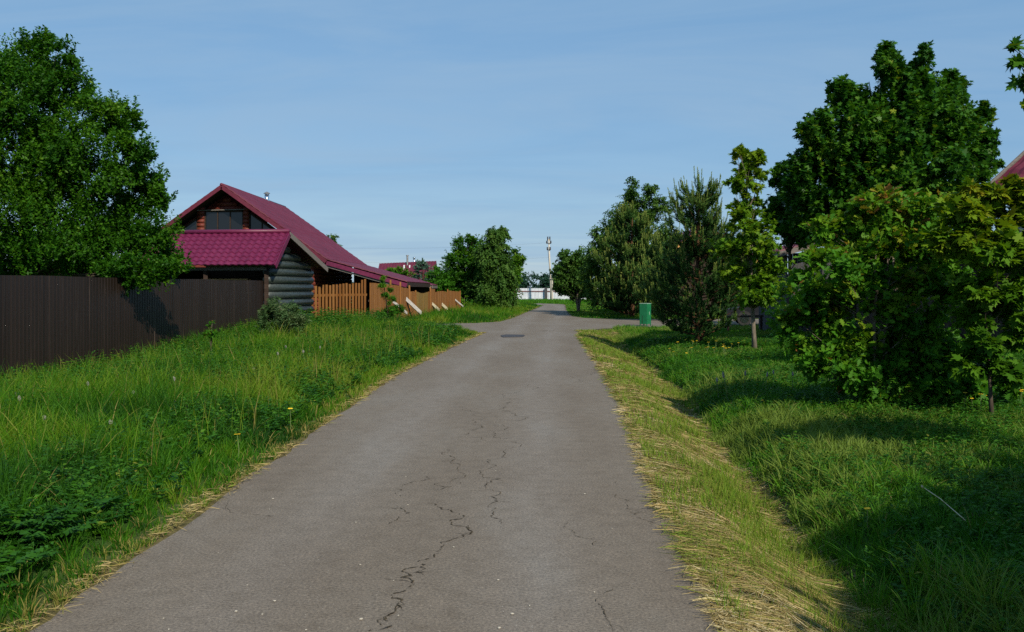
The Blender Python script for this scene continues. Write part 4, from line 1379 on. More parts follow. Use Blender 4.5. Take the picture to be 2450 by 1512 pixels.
window(house, [(-16.34, 3.75), (-14.31, 3.75), (-14.31, 5.70), (-16.34, 5.70)], YW - .03, [((-15.67, 3.75), (-15.67, 5.7)), ((-15.0, 3.75), (-15.0, 5.7))])
window(house, [(-18.6, 3.75), (-16.75, 3.75), (-16.75, sz(-16.75)), (-18.6, sz(-18.6))], YW - .03, [])
window(house, [(-13.96, 3.75), (-12.3, 3.75), (-12.3, sz(-12.3)), (-13.96, sz(-13.96))], YW - .03, [((-13.3, 3.75), (-13.3, sz(-13.3)))])
m = MB(); m.bar((-16.85, YW - .16, 5.735), (-14.2, YW - .16, 5.80), .10, .045); m.build('trim_board', M['trim_lt'], house)
for sg in (-1, 1):
    nu = 250
    rs = roof_sheet((RXh, YF, RZh), (RXh, YB, RZh), (RXh + sg * HWd, YB, EZ), (RXh + sg * HWd, YF, EZ), nu, 50, .35, .035, .40, .028)
    solid(rs.build('roof', M['roof'], house), .05)
    m = MB()
    m.bar((RXh, YF - .03, RZh - .08), (RXh + sg * HWd, YF - .03, EZ - .08), .05, .20)
    m.build('verge_board', M['roof'], house)
m = MB(); m.tube([(RXh, YF - .03, RZh + .03), (RXh, YB, RZh + .03)], .09, 8); m.build('ridge_cap', M['roof'], house, smooth=True)
m = MB()
for sg in (-1, 1):
    m.prism([(RXh, YF + .06, RZh - .12), (RXh + sg * HWd, YF + .06, EZ - .12), (RXh + sg * HWd, YF + .06, EZ - .15), (RXh, YF + .06, RZh - .15)], (0, YB - YF - .1, 0))
m.build('soffit', M['darkwood'], house)
# metal flue on the ridge
cyp = 61.6
m = MB(); m.tube([(RXh, cyp, RZh - .3), (RXh, cyp, RZh + .42)], .14, 20)
ch = m.build('chimney', M['steel'], house, smooth=True)
m = MB(); m.tube([(RXh, cyp, RZh + .47), (RXh, cyp, RZh + .50), (RXh, cyp, RZh + .60)], [.2, .2, .02], 16)
for q in range(3): m.bar((RXh + .1 * math.cos(q * 2.1), cyp + .1 * math.sin(q * 2.1), RZh + .4), (RXh + .1 * math.cos(q * 2.1), cyp + .1 * math.sin(q * 2.1), RZh + .5), .02, .02, up=(1, 0, 0))
m.build('chimney_cap', M['steel_d'], ch)
# veranda with the low roof
VX, VZ = -5.5, 1.90
ex = RXh + HWd
rs = roof_sheet((ex - .1, YF + .1, EZ + .02), (ex - .1, YB, EZ + .02), (VX, YB, VZ), (VX, YF + .1, VZ), 200, 34, .35, .03, .4, .02)
solid(rs.build('veranda_roof', M['roof'], house), .05)
m = MB(); m.bar((ex, YF + .05, EZ - .14), (VX, YF + .05, VZ - .14), .05, .22); m.build('veranda_fascia', M['roof_b'], house)
m = MB(); m.bar((ex, YF + .14, EZ - .32), (VX, YF + .14, VZ - .32), .05, .09); m.build('veranda_trim', M['trim_lt'], house)
m = MB(); m.bar((VX + .02, YF + .1, VZ - .10), (VX + .02, YB, VZ - .10), .05, .22); m.build('eave_board', M['darkwood'], house)
for yy in (52.6, 57, 61.5, 66):
    m = MB(); m.box((VX - .5, yy, .85), (.16, .16, 1.7)); m.build('veranda_post', M['darkwood'], house)
m = MB(); m.prism([(-10.5, YB - .4, 0), (-5.8, YB - .4, 0), (-5.8, YB - .4, 1.86), (-10.5, YB - .4, 3.1)], (0, .12, 0)); m.build('veranda_wall', M['darkwood'], house)
rs = roof_sheet((VX - 3.4, YB + .2, 2.55), (VX - 3.4, 81, 2.55), (-5.35, 81, 1.78), (-5.35, YB + .2, 1.78), 120, 22, .35, .03, .4, .02)
solid(rs.build('rear_roof', M['roof_b'], house), .05)
m = MB(); m.bar((-5.33, YB + .2, 1.70), (-5.33, 81, 1.70), .05, .18); m.bar((-5.4, YB + .2, 1.68), (VX - 3.4, YB + .2, 2.45), .05, .18); m.build('rear_eave_board', M['trim_lt'], house)
m = MB(); m.box((-7.2, 73.7, .95), (2.6, 14, 1.9)); m.build('rear_wall', M['darkwood'], house)

# --- green log shed between the two fences
u = Vector((.17, .985, 0)).normalized()
pv = Vector((-u.y, u.x, 0))                     # runs back to the left along the ridge
Rg = Vector((-7.17, 32.0, 3.40))
an, bf, LN = 1.15, 3.45, 4.6
N0 = Rg - u * an; N0.z = 2.33
F0 = Rg + u * bf; F0.z = 2.33
shed = empty('log_shed', (Rg.x, Rg.y, 0), 'dark green log shed with magenta tile-pattern roof between the brown and orange fences', 'shed')
rs = roof_sheet(Rg, Rg + pv * LN, N0 + pv * LN, N0, 170, 100, .23, .022, .20, .026)
solid(rs.build('roof', M['roof_b'], shed), .035)
rs = roof_sheet(Rg, Rg + pv * LN, F0 + pv * LN, F0, 110, 90, .23, .022, .20, .026)
solid(rs.build('roof', M['roof_b'], shed), .035)
m = MB(); m.tube([Rg + Vector((0, 0, .04)) - pv * .02, Rg + pv * LN + Vector((0, 0, .04))], .075, 8); m.build('ridge_cap', M['roof_b'], shed, smooth=True)
m = MB(); m.bar(Rg - pv * .03 + Vector((0, 0, -.06)), N0 - pv * .03 + Vector((0, 0, -.06)), .035, .15); m.build('verge_board', M['roof_b'], shed)
m = MB(); m.bar(Rg - pv * .03 + Vector((0, 0, -.07)), F0 - pv * .03 + Vector((0, 0, -.07)), .035, .17); m.build('verge_board', M['trim_lt'], shed)
gin = .42                                        # the gable wall stands back under the overhang
m = MB()
z = .0
rl = .125
G0 = Rg + pv * gin
wa, wb = -.78, 2.95
while z < 3.2:
    zc = z + rl
    lo_, hi_ = wa, wb
    if zc + rl > 2.45:
        lo_ = max(wa, -an * (3.22 - zc - rl * .8) / (3.22 - 2.26)); hi_ = min(wb, bf * (3.22 - zc - rl * .8) / (3.22 - 2.26))
    if hi_ - lo_ > .2:
        p, q = G0 + u * lo_, G0 + u * hi_
        m.tube([(p.x, p.y, zc), ((p.x + q.x) / 2, (p.y + q.y) / 2, zc), (q.x, q.y, zc)], rl * 1.05, 12)
    z += 2 * rl
m.build('wall', M['greenlogs'], shed, smooth=True)
m = MB()
p, q = G0 + u * wb, G0 + u * wb + pv * (LN - .6)
m.bar((p.x, p.y, 1.15), (q.x, q.y, 1.15), .12, 2.3)
p, q = G0 + u * wa + pv * (LN - .6), G0 + u * wb + pv * (LN - .6)
m.bar((p.x, p.y, 1.15), (q.x, q.y, 1.15), .12, 2.3)
m.build('back_wall', M['darkwood'], shed)
p = G0 + u * wa; q = p + pv * (LN - .5)
m = MB(); m.bar((p.x, p.y, 2.22), (q.x, q.y, 2.22), .10, .10); m.build('beam', M['trim_lt'], shed)
for k in (.0, .5, 1.0):
    s_ = p.lerp(q, k); m = MB(); m.box((s_.x, s_.y, 1.08), (.13, .13, 2.16), rz=.17); m.build('post', M['darkwood'], shed)
# planks stored under the roof
pc = p + pv * 1.75 + u * .55
pl = empty('plank_stack', (pc.x, pc.y, 0), 'stack of fresh yellow planks stored under the shed roof', 'planks')
for k in range(7):
    m = MB(); c_ = Vector((pc.x, pc.y, 1.62 + .045 * k)) + u * random.uniform(-.03, .03)
    m.bar(c_ - pv * (.95 + random.uniform(-.1, .1)), c_ + pv * (.7 + random.uniform(-.1, .1)), .3, .036); m.build('plank', M['plank'], pl)
for k in (-.7, .5):
    m = MB(); c_ = pc + pv * k; m.box((c_.x, c_.y, .8), (.3, .12, 1.6), rz=.17); m.build('trestle', M['darkwood'], pl)


# --- profiled sheet fences
def sheet_fence(name, label, P, Q, zb, zt, mname, per=.125, dep=.009, posts=2.5, cat='fence'):
    P, Q = Vector((*P, 0)), Vector((*Q, 0))
    d = Q - P; L = d.length; d.normalize()
    n = Vector((d.y, -d.x, 0))
    root = empty(name, (P.x, P.y, zb), label, cat)
    m = MB()
    k = int(L / per)
    ss = []
    for i in range(k):
        for f_, o in ((0, 0), (.42, 0), (.55, 1), (.88, 1)): ss.append(((i + f_) * per, o))
    for s_, o in ss:
        a_ = P + d * s_ + n * (dep * o)
        j = .006 * math.sin(s_ * 1.7)
        m.v.append((a_.x, a_.y, zb)); m.v.append((a_.x, a_.y, zt + j))
    for i in range(len(ss) - 1): m.f.append([2 * i, 2 * i + 2, 2 * i + 3, 2 * i + 1])
    solid(m.build('sheet_panel', M[mname], root), .004)
    for zz in (zb + .35, zt - .3):
        r1 = MB(); a_, b_ = P - n * .05, Q - n * .05
        r1.bar((a_.x, a_.y, zz), (b_.x, b_.y, zz), .04, .05); r1.build('rail', M['darkwood'], root)
    s_ = 0
    while s_ < L:
        p1 = MB(); a_ = P + d * s_ - n * .11; p1.box((a_.x, a_.y, (zb + zt - .1) / 2), (.06, .06, zt - zb - .1)); p1.build('post', M['darkwood'], root); s_ += posts
    return root


sheet_fence('brown_fence', 'dark brown profiled metal fence along the left of the road', (-10.78 + .094 * 11, 11), (-7.80, 31.4), -.35, 1.84, 'brown_sheet')
sheet_fence('tall_brown_fence', 'tall brown profiled metal fence behind the oak on the right', (13.4, 19.5), (10.75, 33.4), 0, 2.86, 'brown_sheet_r', per=.2)

# --- orange picket fence and board fence
fp = [(-7.1, 35.2), (-5.8, 40.0)]
pf = empty('picket_fence', (-7.1, 35.2, 0), 'orange picket fence with gaps next to the green log shed', 'fence')
d = (Vector(fp[1]) - Vector(fp[0])); L = d.length; d.normalize()
ang = math.atan2(d.y, d.x)
n = int(L / .29)
m = MB()
for i in range(n):
    q = Vector(fp[0]) + d * (i * .29 + .08)
    zt = 1.66 + .17 * (i / n) + random.uniform(-.025, .025) + (.12 if i > n - 3 else 0)
    m.box((q.x, q.y, zt / 2 + .02), (.145, .02, zt), rz=ang + random.uniform(-.02, .02))
m.build('picket_row', M['orange'], pf)
for zz in (.5, 1.35):
    m = MB(); a_ = Vector(fp[0]) + Vector((-.05, .01)); b_ = Vector(fp[1]) + Vector((-.05, .01))
    m.bar((a_.x, a_.y, zz), (b_.x, b_.y, zz), .04, .09); m.build('rail', M['orange'], pf)
for k in (0.02, .5, .99):
    q = Vector(fp[0]) + d * (L * k) + Vector((-.14, .02)); m = MB(); m.box((q.x, q.y, .85), (.09, .09, 1.7)); m.build('post', M['darkwood'], pf)

bfc = empty('board_fence', (-5.75, 40.3, 0), 'orange solid board fence of uneven panels with an olive gate', 'fence')
def fpos(y): return Vector((-5.75 + (y - 40.3) * (2.30 / 25.0), y))
# each panel: y range, top at both ends, sag of the top edge, material, gate?
PAN = [(40.3, 46.3, 1.83, 1.72, 0, 'orange', 0), (46.3, 48.4, 1.66, 1.60, 0, 'orange', 0), (48.7, 50.1, 1.45, 1.44, 0, 'orange', 0), (50.15, 53.6, 1.47, 1.40, -.09, 'gate', 1), (53.65, 54.4, 1.42, 1.44, 0, 'orange', 0), (54.45, 55.8, 1.58, 1.56, 0, 'orange', 0), (55.85, 60.4, 1.37, 1.36, .08, 'orange', 0), (60.45, 63.0, 1.47, 1.42, 0, 'orange', 0), (63.05, 65.6, 1.42, 1.38, 0, 'orange', 0)]
for (ya, yb, za, zb_, sag, mn, gate) in PAN:
    m = MB()
    k = max(2, int((yb - ya) / .14))
    for i in range(k):
        t = (i + .5) / k
        yy = ya + (yb - ya) * t
        p = fpos(yy)
        zt = za + (zb_ - za) * t + sag * math.sin(math.pi * t) + random.uniform(-.012, .012)
        m.box((p.x + random.uniform(-.004, .004), p.y, zt / 2), (.026, (yb - ya) / k - .006, zt), rz=-.092)
    m.build('gate' if gate else 'board_panel', M[mn], bfc)
for yy, hh in ((44.2, 1.98), (46.35, 1.90), (48.5, 1.75), (50.1, 1.50), (54.4, 1.66), (60.4, 1.56), (65.65, 1.45)):
    p = fpos(yy); m = MB(); m.box((p.x - .0, p.y, hh / 2), (.07, .09, hh)); m.build('post', M['orange'], bfc)
for za in (.45, 1.1):
    m = MB(); a_, b_ = fpos(40.3), fpos(65.6); m.bar((a_.x - .05, a_.y, za), (b_.x - .05, b_.y, za), .04, .08); m.build('rail', M['darkwood'], bfc)

# boards leaning on the fence
def leaner(label, p1, p2, ya, yb, wd, mn):
    """p1: photo pixel of the top on the fence, p2: of the foot in the grass"""
    A_ = Vector(W(*p1, ya)); B_ = Vector(W(*p2, yb))
    B_ = B_ + (B_ - A_).normalized() * .25
    r = empty('leaning_board', tuple(B_), label, 'board', 'boards leaning on the orange fence')
    m = MB(); m.bar(A_, B_, wd, .045, up=(1, -.6, .3)); m.build('board_plank', M[mn], r, bevel=.006)
leaner('widest grey board propped against the olive gate', (957, 702), (1002, 744), 47.2, 48.6, .22, 'grey_board')
leaner('cream board propped beyond the olive gate, left of the peeling one', (1018, 712), (1046, 738), 54.2, 55.4, .19, 'cream_board')
leaner('peeling blotched board propped between the cream and the thin far one', (1040, 712), (1066, 736), 57.4, 58.6, .21, 'cream_board')
leaner('thin grey board propped at the far end of the orange fence', (1078, 708), (1104, 730), 62.8, 64.2, .12, 'grey_board')
leaner('short pale board half hidden behind the feathery sapling', (941, 722), (968, 745), 42.6, 43.6, .14, 'grey_board')

# --- distant house
Y = 98
fh = empty('distant_house', W(975, 690, Y), 'distant house showing a plain burgundy roof with two flues', 'house')
xa, xb = W(908, 0, Y)[0], W(1046, 0, Y)[0]
zr, ze = 4.12, 1.9
rs = roof_sheet((xa, Y, zr - .12), (xb, Y - 1.0, zr + .1), (xb, Y - 4.2, ze), (xa, Y - 3.2, ze), 120, 14, .3, .03)
solid(rs.build('roof', M['roof'], fh), .06)
rs = roof_sheet((xa, Y, zr - .12), (xb, Y - 1.0, zr + .1), (xb, Y + 2.2, ze), (xa, Y + 3.2, ze), 60, 10, .3, .03)
solid(rs.build('roof', M['roof'], fh), .06)
m = MB(); m.prism([(xa + .3, Y - 2.6, 0), (xb - .3, Y - 3.5, 0), (xb - .3, Y + 1.6, 0), (xa + .3, Y + 2.6, 0)], (0, 0, 2.05))
for xx, yy in ((xa + .3, Y), (xb - .3, Y - 1)): m.prism([(xx - .05, yy - 2.6, 2.05), (xx - .05, yy + 2.6, 2.05), (xx - .05, yy, zr - .25)], (.1, 0, 0))
m.build('wall', M['logs'], fh)
X = W(977, 0, Y)[0]
m = MB(); m.tube([(X, Y - .9, 3.3), (X, Y - .9, 4.75)], .09, 10); m.tube([(X, Y - .9, 4.75), (X, Y - .9, 4.85)], [.13, .13], 10); fl = m.build('chimney', M['steel_d'], fh)
m = MB()
m.box((X - .27, Y - 1.25, 3.62), (.12, .3, .5)); m.box((X + .27, Y - 1.25, 3.62), (.12, .3, .5)); m.box((X, Y - 1.35, 3.42), (.66, .3, .14)); m.build('flashing', M['whitesheet'], fl)
X = W(992, 0, Y)[0]
m = MB(); m.tube([(X, Y - .5, 3.8), (X, Y - .5, 4.55)], .10, 10); m.tube([(X, Y - .5, 4.58), (X, Y - .5, 4.68)], [.2, .05], 10); m.build('chimney', M['steel'], fh, smooth=True)

# --- white fence and the power pole
wf = empty('white_fence', (.6, 129, 0), 'white profiled metal fence at the far end of the road', 'fence')
P, Q = Vector((-2.5, 131)), Vector((22, 120))
d = (Q - P); L = d.length; d.normalize()
m = MB(); k = int(L / .2); 
for i in range(k):
    for f_, o in ((0, 0), (.5, 0), (.6, .03), (.9, .03)):
        q = P + d * ((i + f_) * .2) + Vector((d.y, -d.x)) * o
        m.v.append((q.x, q.y, 0)); m.v.append((q.x, q.y, 1.62))
for i in range(4 * k - 1): m.f.append([2 * i, 2 * i + 2, 2 * i + 3, 2 * i + 1])
m.build('sheet_panel', M['whitesheet'], wf)
m = MB(); a_, b_ = P + Vector((d.y, -d.x)) * .07, Q + Vector((d.y, -d.x)) * .07
m.bar((a_.x, a_.y, 1.24), (b_.x, b_.y, 1.24), .04, .08); m.build('rail', M['rust'], wf)
for s_ in (3.2, 11.6, 16, 21):
    q = P + d * s_ + Vector((d.y, -d.x)) * .12; m = MB(); m.box((q.x, q.y, .84), (.13, .13, 1.68)); m.build('post', M['rust'], wf)
q = P + d * 7.6 + Vector((d.y, -d.x)) * .2
m = MB(); m.box((q.x, q.y, .85), (.36, .12, 1.7)); m.build('gate_post', M['greywall'], wf)

po = empty('power_pole', (*W(1319, 0, 124)[:2], 0), 'slim pale power pole with dark insulators at the end of the road', 'pole')
bx_, by_ = W(1319, 0, 124)[:2]; tx_ = W(1313, 0, 124)[0]
Hp = EYE + (690 - 572) / F * 124
m = MB(); m.tube([(bx_, by_, -.3), ((bx_ + tx_) / 2, by_, Hp / 2), (tx_, by_, Hp)], [.115, .10, .08], 12); m.build('shaft', M['concrete'], po, smooth=True)
zst = EYE + 25 / F * 124
m = MB(); m.tube([(bx_ + .12, by_ - .1, -.2), (bx_ + .06, by_ - .1, zst)], [.14, .13], 4); m.build('stub', M['concrete'], po)
m = MB(); m.box((bx_ + .0, by_ - .08, zst - .12), (.55, .4, .06)); m.build('clamp', M['steel_d'], po)
for (zz, ln) in ((Hp - .55, .55), (Hp - 1.35, .4)):
    m = MB(); m.bar((tx_ - ln / 2, by_ - .12, zz), (tx_ + ln / 2, by_ - .12, zz), .07, .07); br = m.build('bracket', M['insul'], po)
    for sg in (-1, 1):
        m = MB(); xx = tx_ + sg * ln / 2.3; m.tube([(xx, by_ - .12, zz - .05), (xx, by_ - .12, zz + .12), (xx, by_ - .12, zz + .2), (xx, by_ - .12, zz + .34)], [.04, .12, .07, .11], 10); m.build('insulator', M['insul'], br)
for sg in (-.13, .13):
    m = MB(); m.tube([(tx_ + sg, by_, Hp - .2), (tx_ + sg, by_, Hp + .05), (tx_ + sg, by_, Hp + .15), (tx_ + sg, by_, Hp + .3)], [.04, .10, .06, .1], 10); m.build('insulator', M['insul'], po)
m = MB(); m.tube([(tx_ - .13, by_ - .1, Hp - 1.3), (bx_ - .12, by_ - .14, zst)], .022, 5); m.build('down_cable', M['insul'], po)
def wire(label, z0, x1, z1, y1, sag):
    A_ = Vector((tx_, by_ - .1, z0)); B_ = Vector((x1, y1, z1))
    m = MB(); m.tube([A_.lerp(B_, t / 12) + Vector((0, 0, -4 * sag * (t / 12) * (1 - t / 12))) for t in range(13)], .0055, 5)
    tag(m.build('overhead_wire', M['wire']), label, 'wire')
wire('faint wire running left from the middle of the power pole', 5.45, -34, 5.4, 132, .5)
wire('faint wire running left from the top insulators of the power pole', Hp - .45, -34, 7.4, 132, .6)

# --- green bin on the corner of the right lane
bx_, by_ = W(1544, 0, 42.6)[:2]
rzb = math.radians(-38)
gb = empty('litter_bin', (bx_, by_, -.01), 'upright green metal litter bin at the corner of the right lane', 'bin', rz=rzb)
def loc(x, y, z):
    c_, s_ = math.cos(rzb), math.sin(rzb); return (bx_ + x * c_ - y * s_, by_ + x * s_ + y * c_, z - .01)
m = MB(); w2, d2 = .36, .34
for (cx_, cy_, sx, sy) in ((0, -d2 / 2, w2, .012), (0, d2 / 2, w2, .012), (-w2 / 2, 0, .012, d2 - .014), (w2 / 2, 0, .012, d2 - .014)):
    m.box(loc(cx_, cy_, .52), (sx, sy, .86), rz=rzb)
m.box(loc(0, 0, .10), (w2 - .02, d2 - .02, .012), rz=rzb)
m.build('body', M['green_paint'], gb, bevel=.004)
m = MB(); m.box(loc(0, 0, .965), (w2 + .03, d2 + .03, .022), rz=rzb); m.build('lid', M['green_lid'], gb, bevel=.004)
for sx in (-1, 1):
    for sy in (-1, 1):
        m = MB(); m.box(loc(sx * (w2 / 2 - .016), sy * (d2 / 2 - .016), .04), (.034, .034, .11), rz=rzb); m.build('leg', M['green_paint'], gb)
m = MB(); m.box(loc(-.05, -d2 / 2 - .008, .28), (.02, .006, .34), rz=rzb); m.build('door_slot', M['dark'], gb)
m = MB(); m.box(loc(w2 / 2 + .010, .02, .55), (.012, .03, .14), rz=rzb); m.build('handle', M['green_lid'], gb)

# --- right side buildings behind the trees
sh2 = empty('board_shed', (9.6, 33.8, 0), 'grey board shed with small red roof behind the oak', 'shed')
m = MB()
for i in range(26):
    m.box((9.45 + .16 * i, 33.8 + random.uniform(-.006, .006), 1.4), (.15, .03, 2.8))
for i in range(24):
    m.box((9.36 + random.uniform(-.006, .006), 33.95 + .16 * i, 1.4), (.03, .15, 2.8))
m.build('wall', M['greywall'], sh2)
rs = roof_sheet((13.6, 33.3, 4.0), (13.6, 38.2, 4.0), (8.95, 38.2, 2.84), (8.95, 33.3, 2.84), 70, 30, .3, .03, .35, .02)
solid(rs.build('roof', M['roof'], sh2), .05)
m = MB(); m.bar((8.93, 33.27, 2.74), (13.6, 33.27, 3.90), .04, .16); m.bar((8.93, 33.3, 2.74), (8.93, 38.2, 2.74), .04, .14); m.build('fascia', M['trim_lt'], sh2)

rh = empty('hip_roof_house', (20.3, 30, 0), 'pale house with burgundy hip roof rising over the right fence', 'house')
c0, c1, c2, c3 = (14.25, 30, 4.55), (20.3, 24, 4.55), (26.35, 30, 4.55), (20.3, 36, 4.55)
t0 = (20.3, 30, 10.1)
for (Cq, Dq) in ((c0, c1), (c1, c2), (c2, c3), (c3, c0)):
    rs = roof_sheet(t0, (t0[0] + .001, t0[1] + .001, t0[2]), Dq, Cq, 110, 40, .35, .03, .35, .03)
    rs.v = [tuple(Vector(t0).lerp((Vector(Cq).lerp(Vector(Dq), (i_ % 110) / 109)), (i_ // 110) / 39) + Vector((0, 0, .03 * math.cos((i_ % 110) * 1.55) * (i_ // 110) / 39 + .03 * ((i_ // 110) % 3)))) for i_ in range(110 * 40)]
    rs.build('roof', M['roof'], rh)
    m = MB(); m.bar(Vector(Cq) + Vector((0, 0, -.10)), Vector(Dq) + Vector((0, 0, -.10)), .05, .18); m.build('fascia', M['roof'], rh)
    m = MB(); m.tube([Vector(Cq) + Vector((0, 0, .05)), Vector(t0) + Vector((0, 0, .06))], .06, 8); m.build('hip_cap', M['trim_lt'] if Cq == c0 else M['roof'], rh)
k_ = .84
W4 = [Vector((20.3 + (c[0] - 20.3) * k_, 30 + (c[1] - 30) * k_, 0)) for c in (c0, c1, c2, c3)]
m = MB(); m.prism([tuple(p) for p in W4], (0, 0, 4.42)); m.build('wall', M['whitewall'], rh)
m = MB(); m.prism([(c[0], c[1], 4.43) for c in (c0, c1, c2, c3)], (0, 0, .03)); m.build('soffit', M['darkwood'], rh)
oh = empty('ochre_house', (11.7, 62, 0), 'house with ochre gable edge glimpsed behind the nearest pine', 'house')
ax_, az_ = W(1688, 0, 60)[0], EYE + 150 / F * 60
m = MB(); m.prism([(ax_ - 4.4, 60.8, 0), (ax_ + 4.4, 60.8, 0), (ax_ + 4.4, 60.8, 2.4), (ax_, 60.8, az_ - .25), (ax_ - 4.4, 60.8, 2.4)], (0, 9, 0)); m.build('wall', M['darkwood'], oh)
for sg in (-1, 1):
    rs = roof_sheet((ax_, 60, az_), (ax_, 70.5, az_), (ax_ + sg * 5, 70.5, az_ - 3.4), (ax_ + sg * 5, 60, az_ - 3.4), 60, 24, .35, .03, .4, .02)
    solid(rs.build('roof', M['roof'], oh), .05)
    m = MB(); m.bar((ax_, 59.97, az_ - .08), (ax_ + sg * 5, 59.97, az_ - 3.48), .05, .2); m.build('verge_board', M['ochre'], oh)
X = W(1713, 0, 62)[0]
m = MB(); m.box((X, 63, az_ - .1), (.45, .45, 1.0)); m.build('chimney', M['brick'], oh)
# --- dark car parked between the pine and the shed
def car(bx, by, rz):
    root = empty('parked_car', (bx, by, .02), 'dark car parked in the shade between pine and grey shed', 'car')
    c_, s_ = math.cos(rz), math.sin(rz)
    def lc(x, y, z): return (bx + x * c_ - y * s_, by + x * s_ + y * c_, z + .02)
    def loft(prof, half):
        """prof: (x, z) outline; half(z): half width"""
        m = MB(); n = len(prof)
        for sg in (-1, 1):
            for x, z in prof: m.v.append(lc(x, sg * half(z), z))
        m.f.append(list(range(n))[::-1]); m.f.append([n + i for i in range(n)])
        for i in range(n): m.f.append([i, (i + 1) % n, n + (i + 1) % n, n + i])
        return m
    body = [(-2.1, .30), (-2.15, .55), (-2.05, .72), (-1.2, .86), (-.95, .92), (-.35, 1.40), (.9, 1.44), (1.6, 1.05), (2.05, .98), (2.1, .55), (2.05, .30)]
    b = loft(body, lambda z: .84 - .24 * max(0, z - .9)).build('body', M['carpaint'], root, bevel=.05)
    for sg in (-1, 1):
        m = MB(); pts = [lc(x, sg * (.842 - .24 * max(0, z - .9)), z) for x, z in ((-.85, .95), (-.32, 1.34), (.85, 1.37), (1.4, 1.03), (1.35, .97))]
        m.prism(pts, Vector((-s_ * sg, c_ * sg, 0)) * .006); m.build('window', M['glass'], root)
        for xx in (-1.3, 1.3):
            m = MB(); a1 = Vector(lc(xx, sg * .70, .31)); a2 = Vector(lc(xx, sg * .87, .31)); m.tube([a1, a2], .31, 20); wh = m.build('wheel', M['rubber'], root)
            m = MB(); m.tube([a2, a2 + (a2 - a1) * .08], .2, 16); m.build('rim', M['steel'], wh)
        m = MB(); m.box(lc(-2.10, sg * .58, .64), (.1, .34, .14), rz=rz); m.build('headlight', M['lamp'], root, bevel=.02)
    m = MB(); m.box(lc(-2.16, 0, .42), (.14, 1.7, .16), rz=rz); m.build('bumper', M['steel'], root, bevel=.03)
    m = MB(); m.prism([lc(-.98, .62, .95), lc(-.98, -.62, .95), lc(-.40, -.60, 1.39), lc(-.40, .60, 1.39)], Vector((-.05 * c_, -.05 * s_, .03))); m.build('windscreen', M['glass'], root)
car(11.3, 43.0, math.radians(-8))

# low rail in front of the car
q = W(1770, 0, 36)
rl_ = empty('wooden_rail', (q[0], 36, 0), 'weathered low wooden rail between the pine and the yellowing maple', 'rail')
m = MB(); m.bar((q[0] - .5, 36, EYE - 68 / F * 36), (q[0] + .9, 36.2, EYE - 66 / F * 36), .08, .07); m.build('bar', M['bark'], rl_)
for k in (-.4, .8):
    m = MB(); m.box((q[0] + k, 36.1, .3), (.08, .06, .6)); m.build('post', M['darkwood'], rl_)

# ------------------------------------------------------------------ flowers
def flower_proto(name, h, kind):
    m = MB(); m.tube([(0, 0, -.02), (.01, 0, h * .5), (0, 0, h)], .0035, 5)
    st = m.build('stem', M['stem'])
    m = MB()
    if kind == 'disc':
        n = 12
        for k in range(n):
            a_ = k * 2 * math.pi / n
            m.prism([(0, 0, h + .004), (.020 * math.cos(a_ - .2), .020 * math.sin(a_ - .2), h + .012), (.026 * math.cos(a_), .026 * math.sin(a_), h + .010), (.020 * math.cos(a_ + .2), .020 * math.sin(a_ + .2), h + .012)], (0, 0, .003))
        hd = m.build('flower_head', M['petal_y'])
    elif kind == 'puff':
        for k in range(60):
            v = Vector((random.gauss(0, 1), random.gauss(0, 1), random.gauss(0, 1))).normalized()
            m.bar((0, 0, h), tuple(Vector((0, 0, h)) + v * .024), .0025, .0025)
            m.bar(tuple(Vector((0, 0, h)) + v * .022), tuple(Vector((0, 0, h)) + v * .028), .009, .009)
        hd = m.build('seed_head', M['puff'])
    else:
        m.tube([(0, 0, h - .01), (0, 0, h + .01), (0, 0, h + .05), (0, 0, h + .075)], [.006, .014, .012, .003], 8)
        hd = m.build('flower_spike', M['puff'])
    root = bpy.data.objects.new(name, None); COL.objects.link(root); root.empty_display_size = .05
    st.parent = root; hd.parent = root
    return root


def dup(root):
    r = root.copy(); COL.objects.link(r)
    for ch_ in list(root.children):
        c_ = ch_.copy(); COL.objects.link(c_); c_.parent = r
    return r


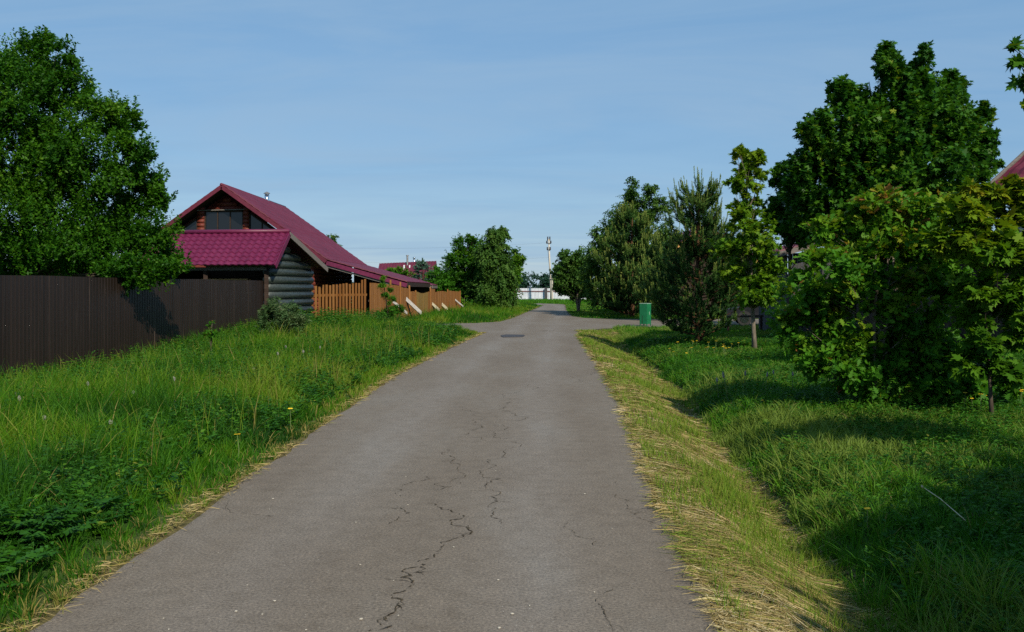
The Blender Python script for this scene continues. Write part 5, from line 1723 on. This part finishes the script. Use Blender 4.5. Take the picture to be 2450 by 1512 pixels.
def plant_out(proto, pts, label, cat, group, zs=1.0):
    for i, (px, Yy) in enumerate(pts):
        o = proto if i == 0 else dup(proto)
        X = (px - CX) / F * Yy
        o.location = (X, Yy, gz(X, Yy)); s = random.uniform(.85, 1.2) * zs
        o.scale = (s, s, random.uniform(.8, 1.2)); o.rotation_euler = (random.uniform(-.15, .15), random.uniform(-.15, .15), random.uniform(0, 6))
        tag(o, label, cat, group)


yl = [(random.uniform(1590, 1780), random.uniform(21.5, 26)) for _ in range(22)] + [(px, random.uniform(12.3, 13)) for px in (2230, 2290, 2305, 2325, 2345, 2355, 2435, 2440)] + [(2080, 6.9), (1980, 16), (1905, 17)]
plant_out(flower_proto('hawkweed_flower', .24, 'disc'), yl, 'small yellow flower on a thin stem in the right-hand grass', 'flower', 'yellow flowers on the right grass', 1.0)
yl2 = [(694, 11.1), (570, 9.2), (60, 16.5), (470, 17.5), (400, 15), (250, 17), (540, 21), (320, 19)]
plant_out(flower_proto('dandelion_flower', .26, 'disc'), yl2, 'small yellow flower among the tall meadow grass left of the road', 'flower', 'yellow flowers in the left meadow', .95)
pf_ = [(670, 17.4), (730, 18), (215, 12.2), (320, 12), (55, 10.8), (430, 12.6), (255, 9.3), (610, 15.5), (690, 20), (40, 12.3), (770, 19.5), (100, 9.6)]
plant_out(flower_proto('dandelion_clock', .40, 'puff'), pf_, 'white dandelion seed head above the left meadow grass', 'dandelion', 'dandelion clocks in the meadow', .6)
sp_ = [(1780, 15.0), (1850, 15.4), (1898, 15.0), (1742, 14.6), (1720, 15.3), (2010, 13.5), (1830, 14.2)]
plant_out(flower_proto('plantain_spike', .36, 'spike'), sp_, 'pale plantain spike in the shaded grass below the oak', 'flower spike', 'plantain spikes below the oak', 1.2)

# dry fallen stalk on the right bank
A_ = Vector(W(2212, 1168, 6.6)); B_ = Vector(W(2310, 1245, 6.2))
m = MB(); m.tube([A_, A_.lerp(B_, .4) + Vector((0, 0, .012)), B_], [.003, .0025, .002], 6)
ds = empty('dry_stalk', tuple(B_), 'single dry pale stalk lying across the near grass on the right', 'stalk')
m.build('stem', M['cream_board'], ds)
m = MB(); m.tube([A_ + Vector((-.01, 0, .0)), A_ + Vector((-.015, 0, .01)), A_ + Vector((-.02, 0, .02))], [.003, .008, .004], 6); m.build('seed_head', M['cream_board'], ds)
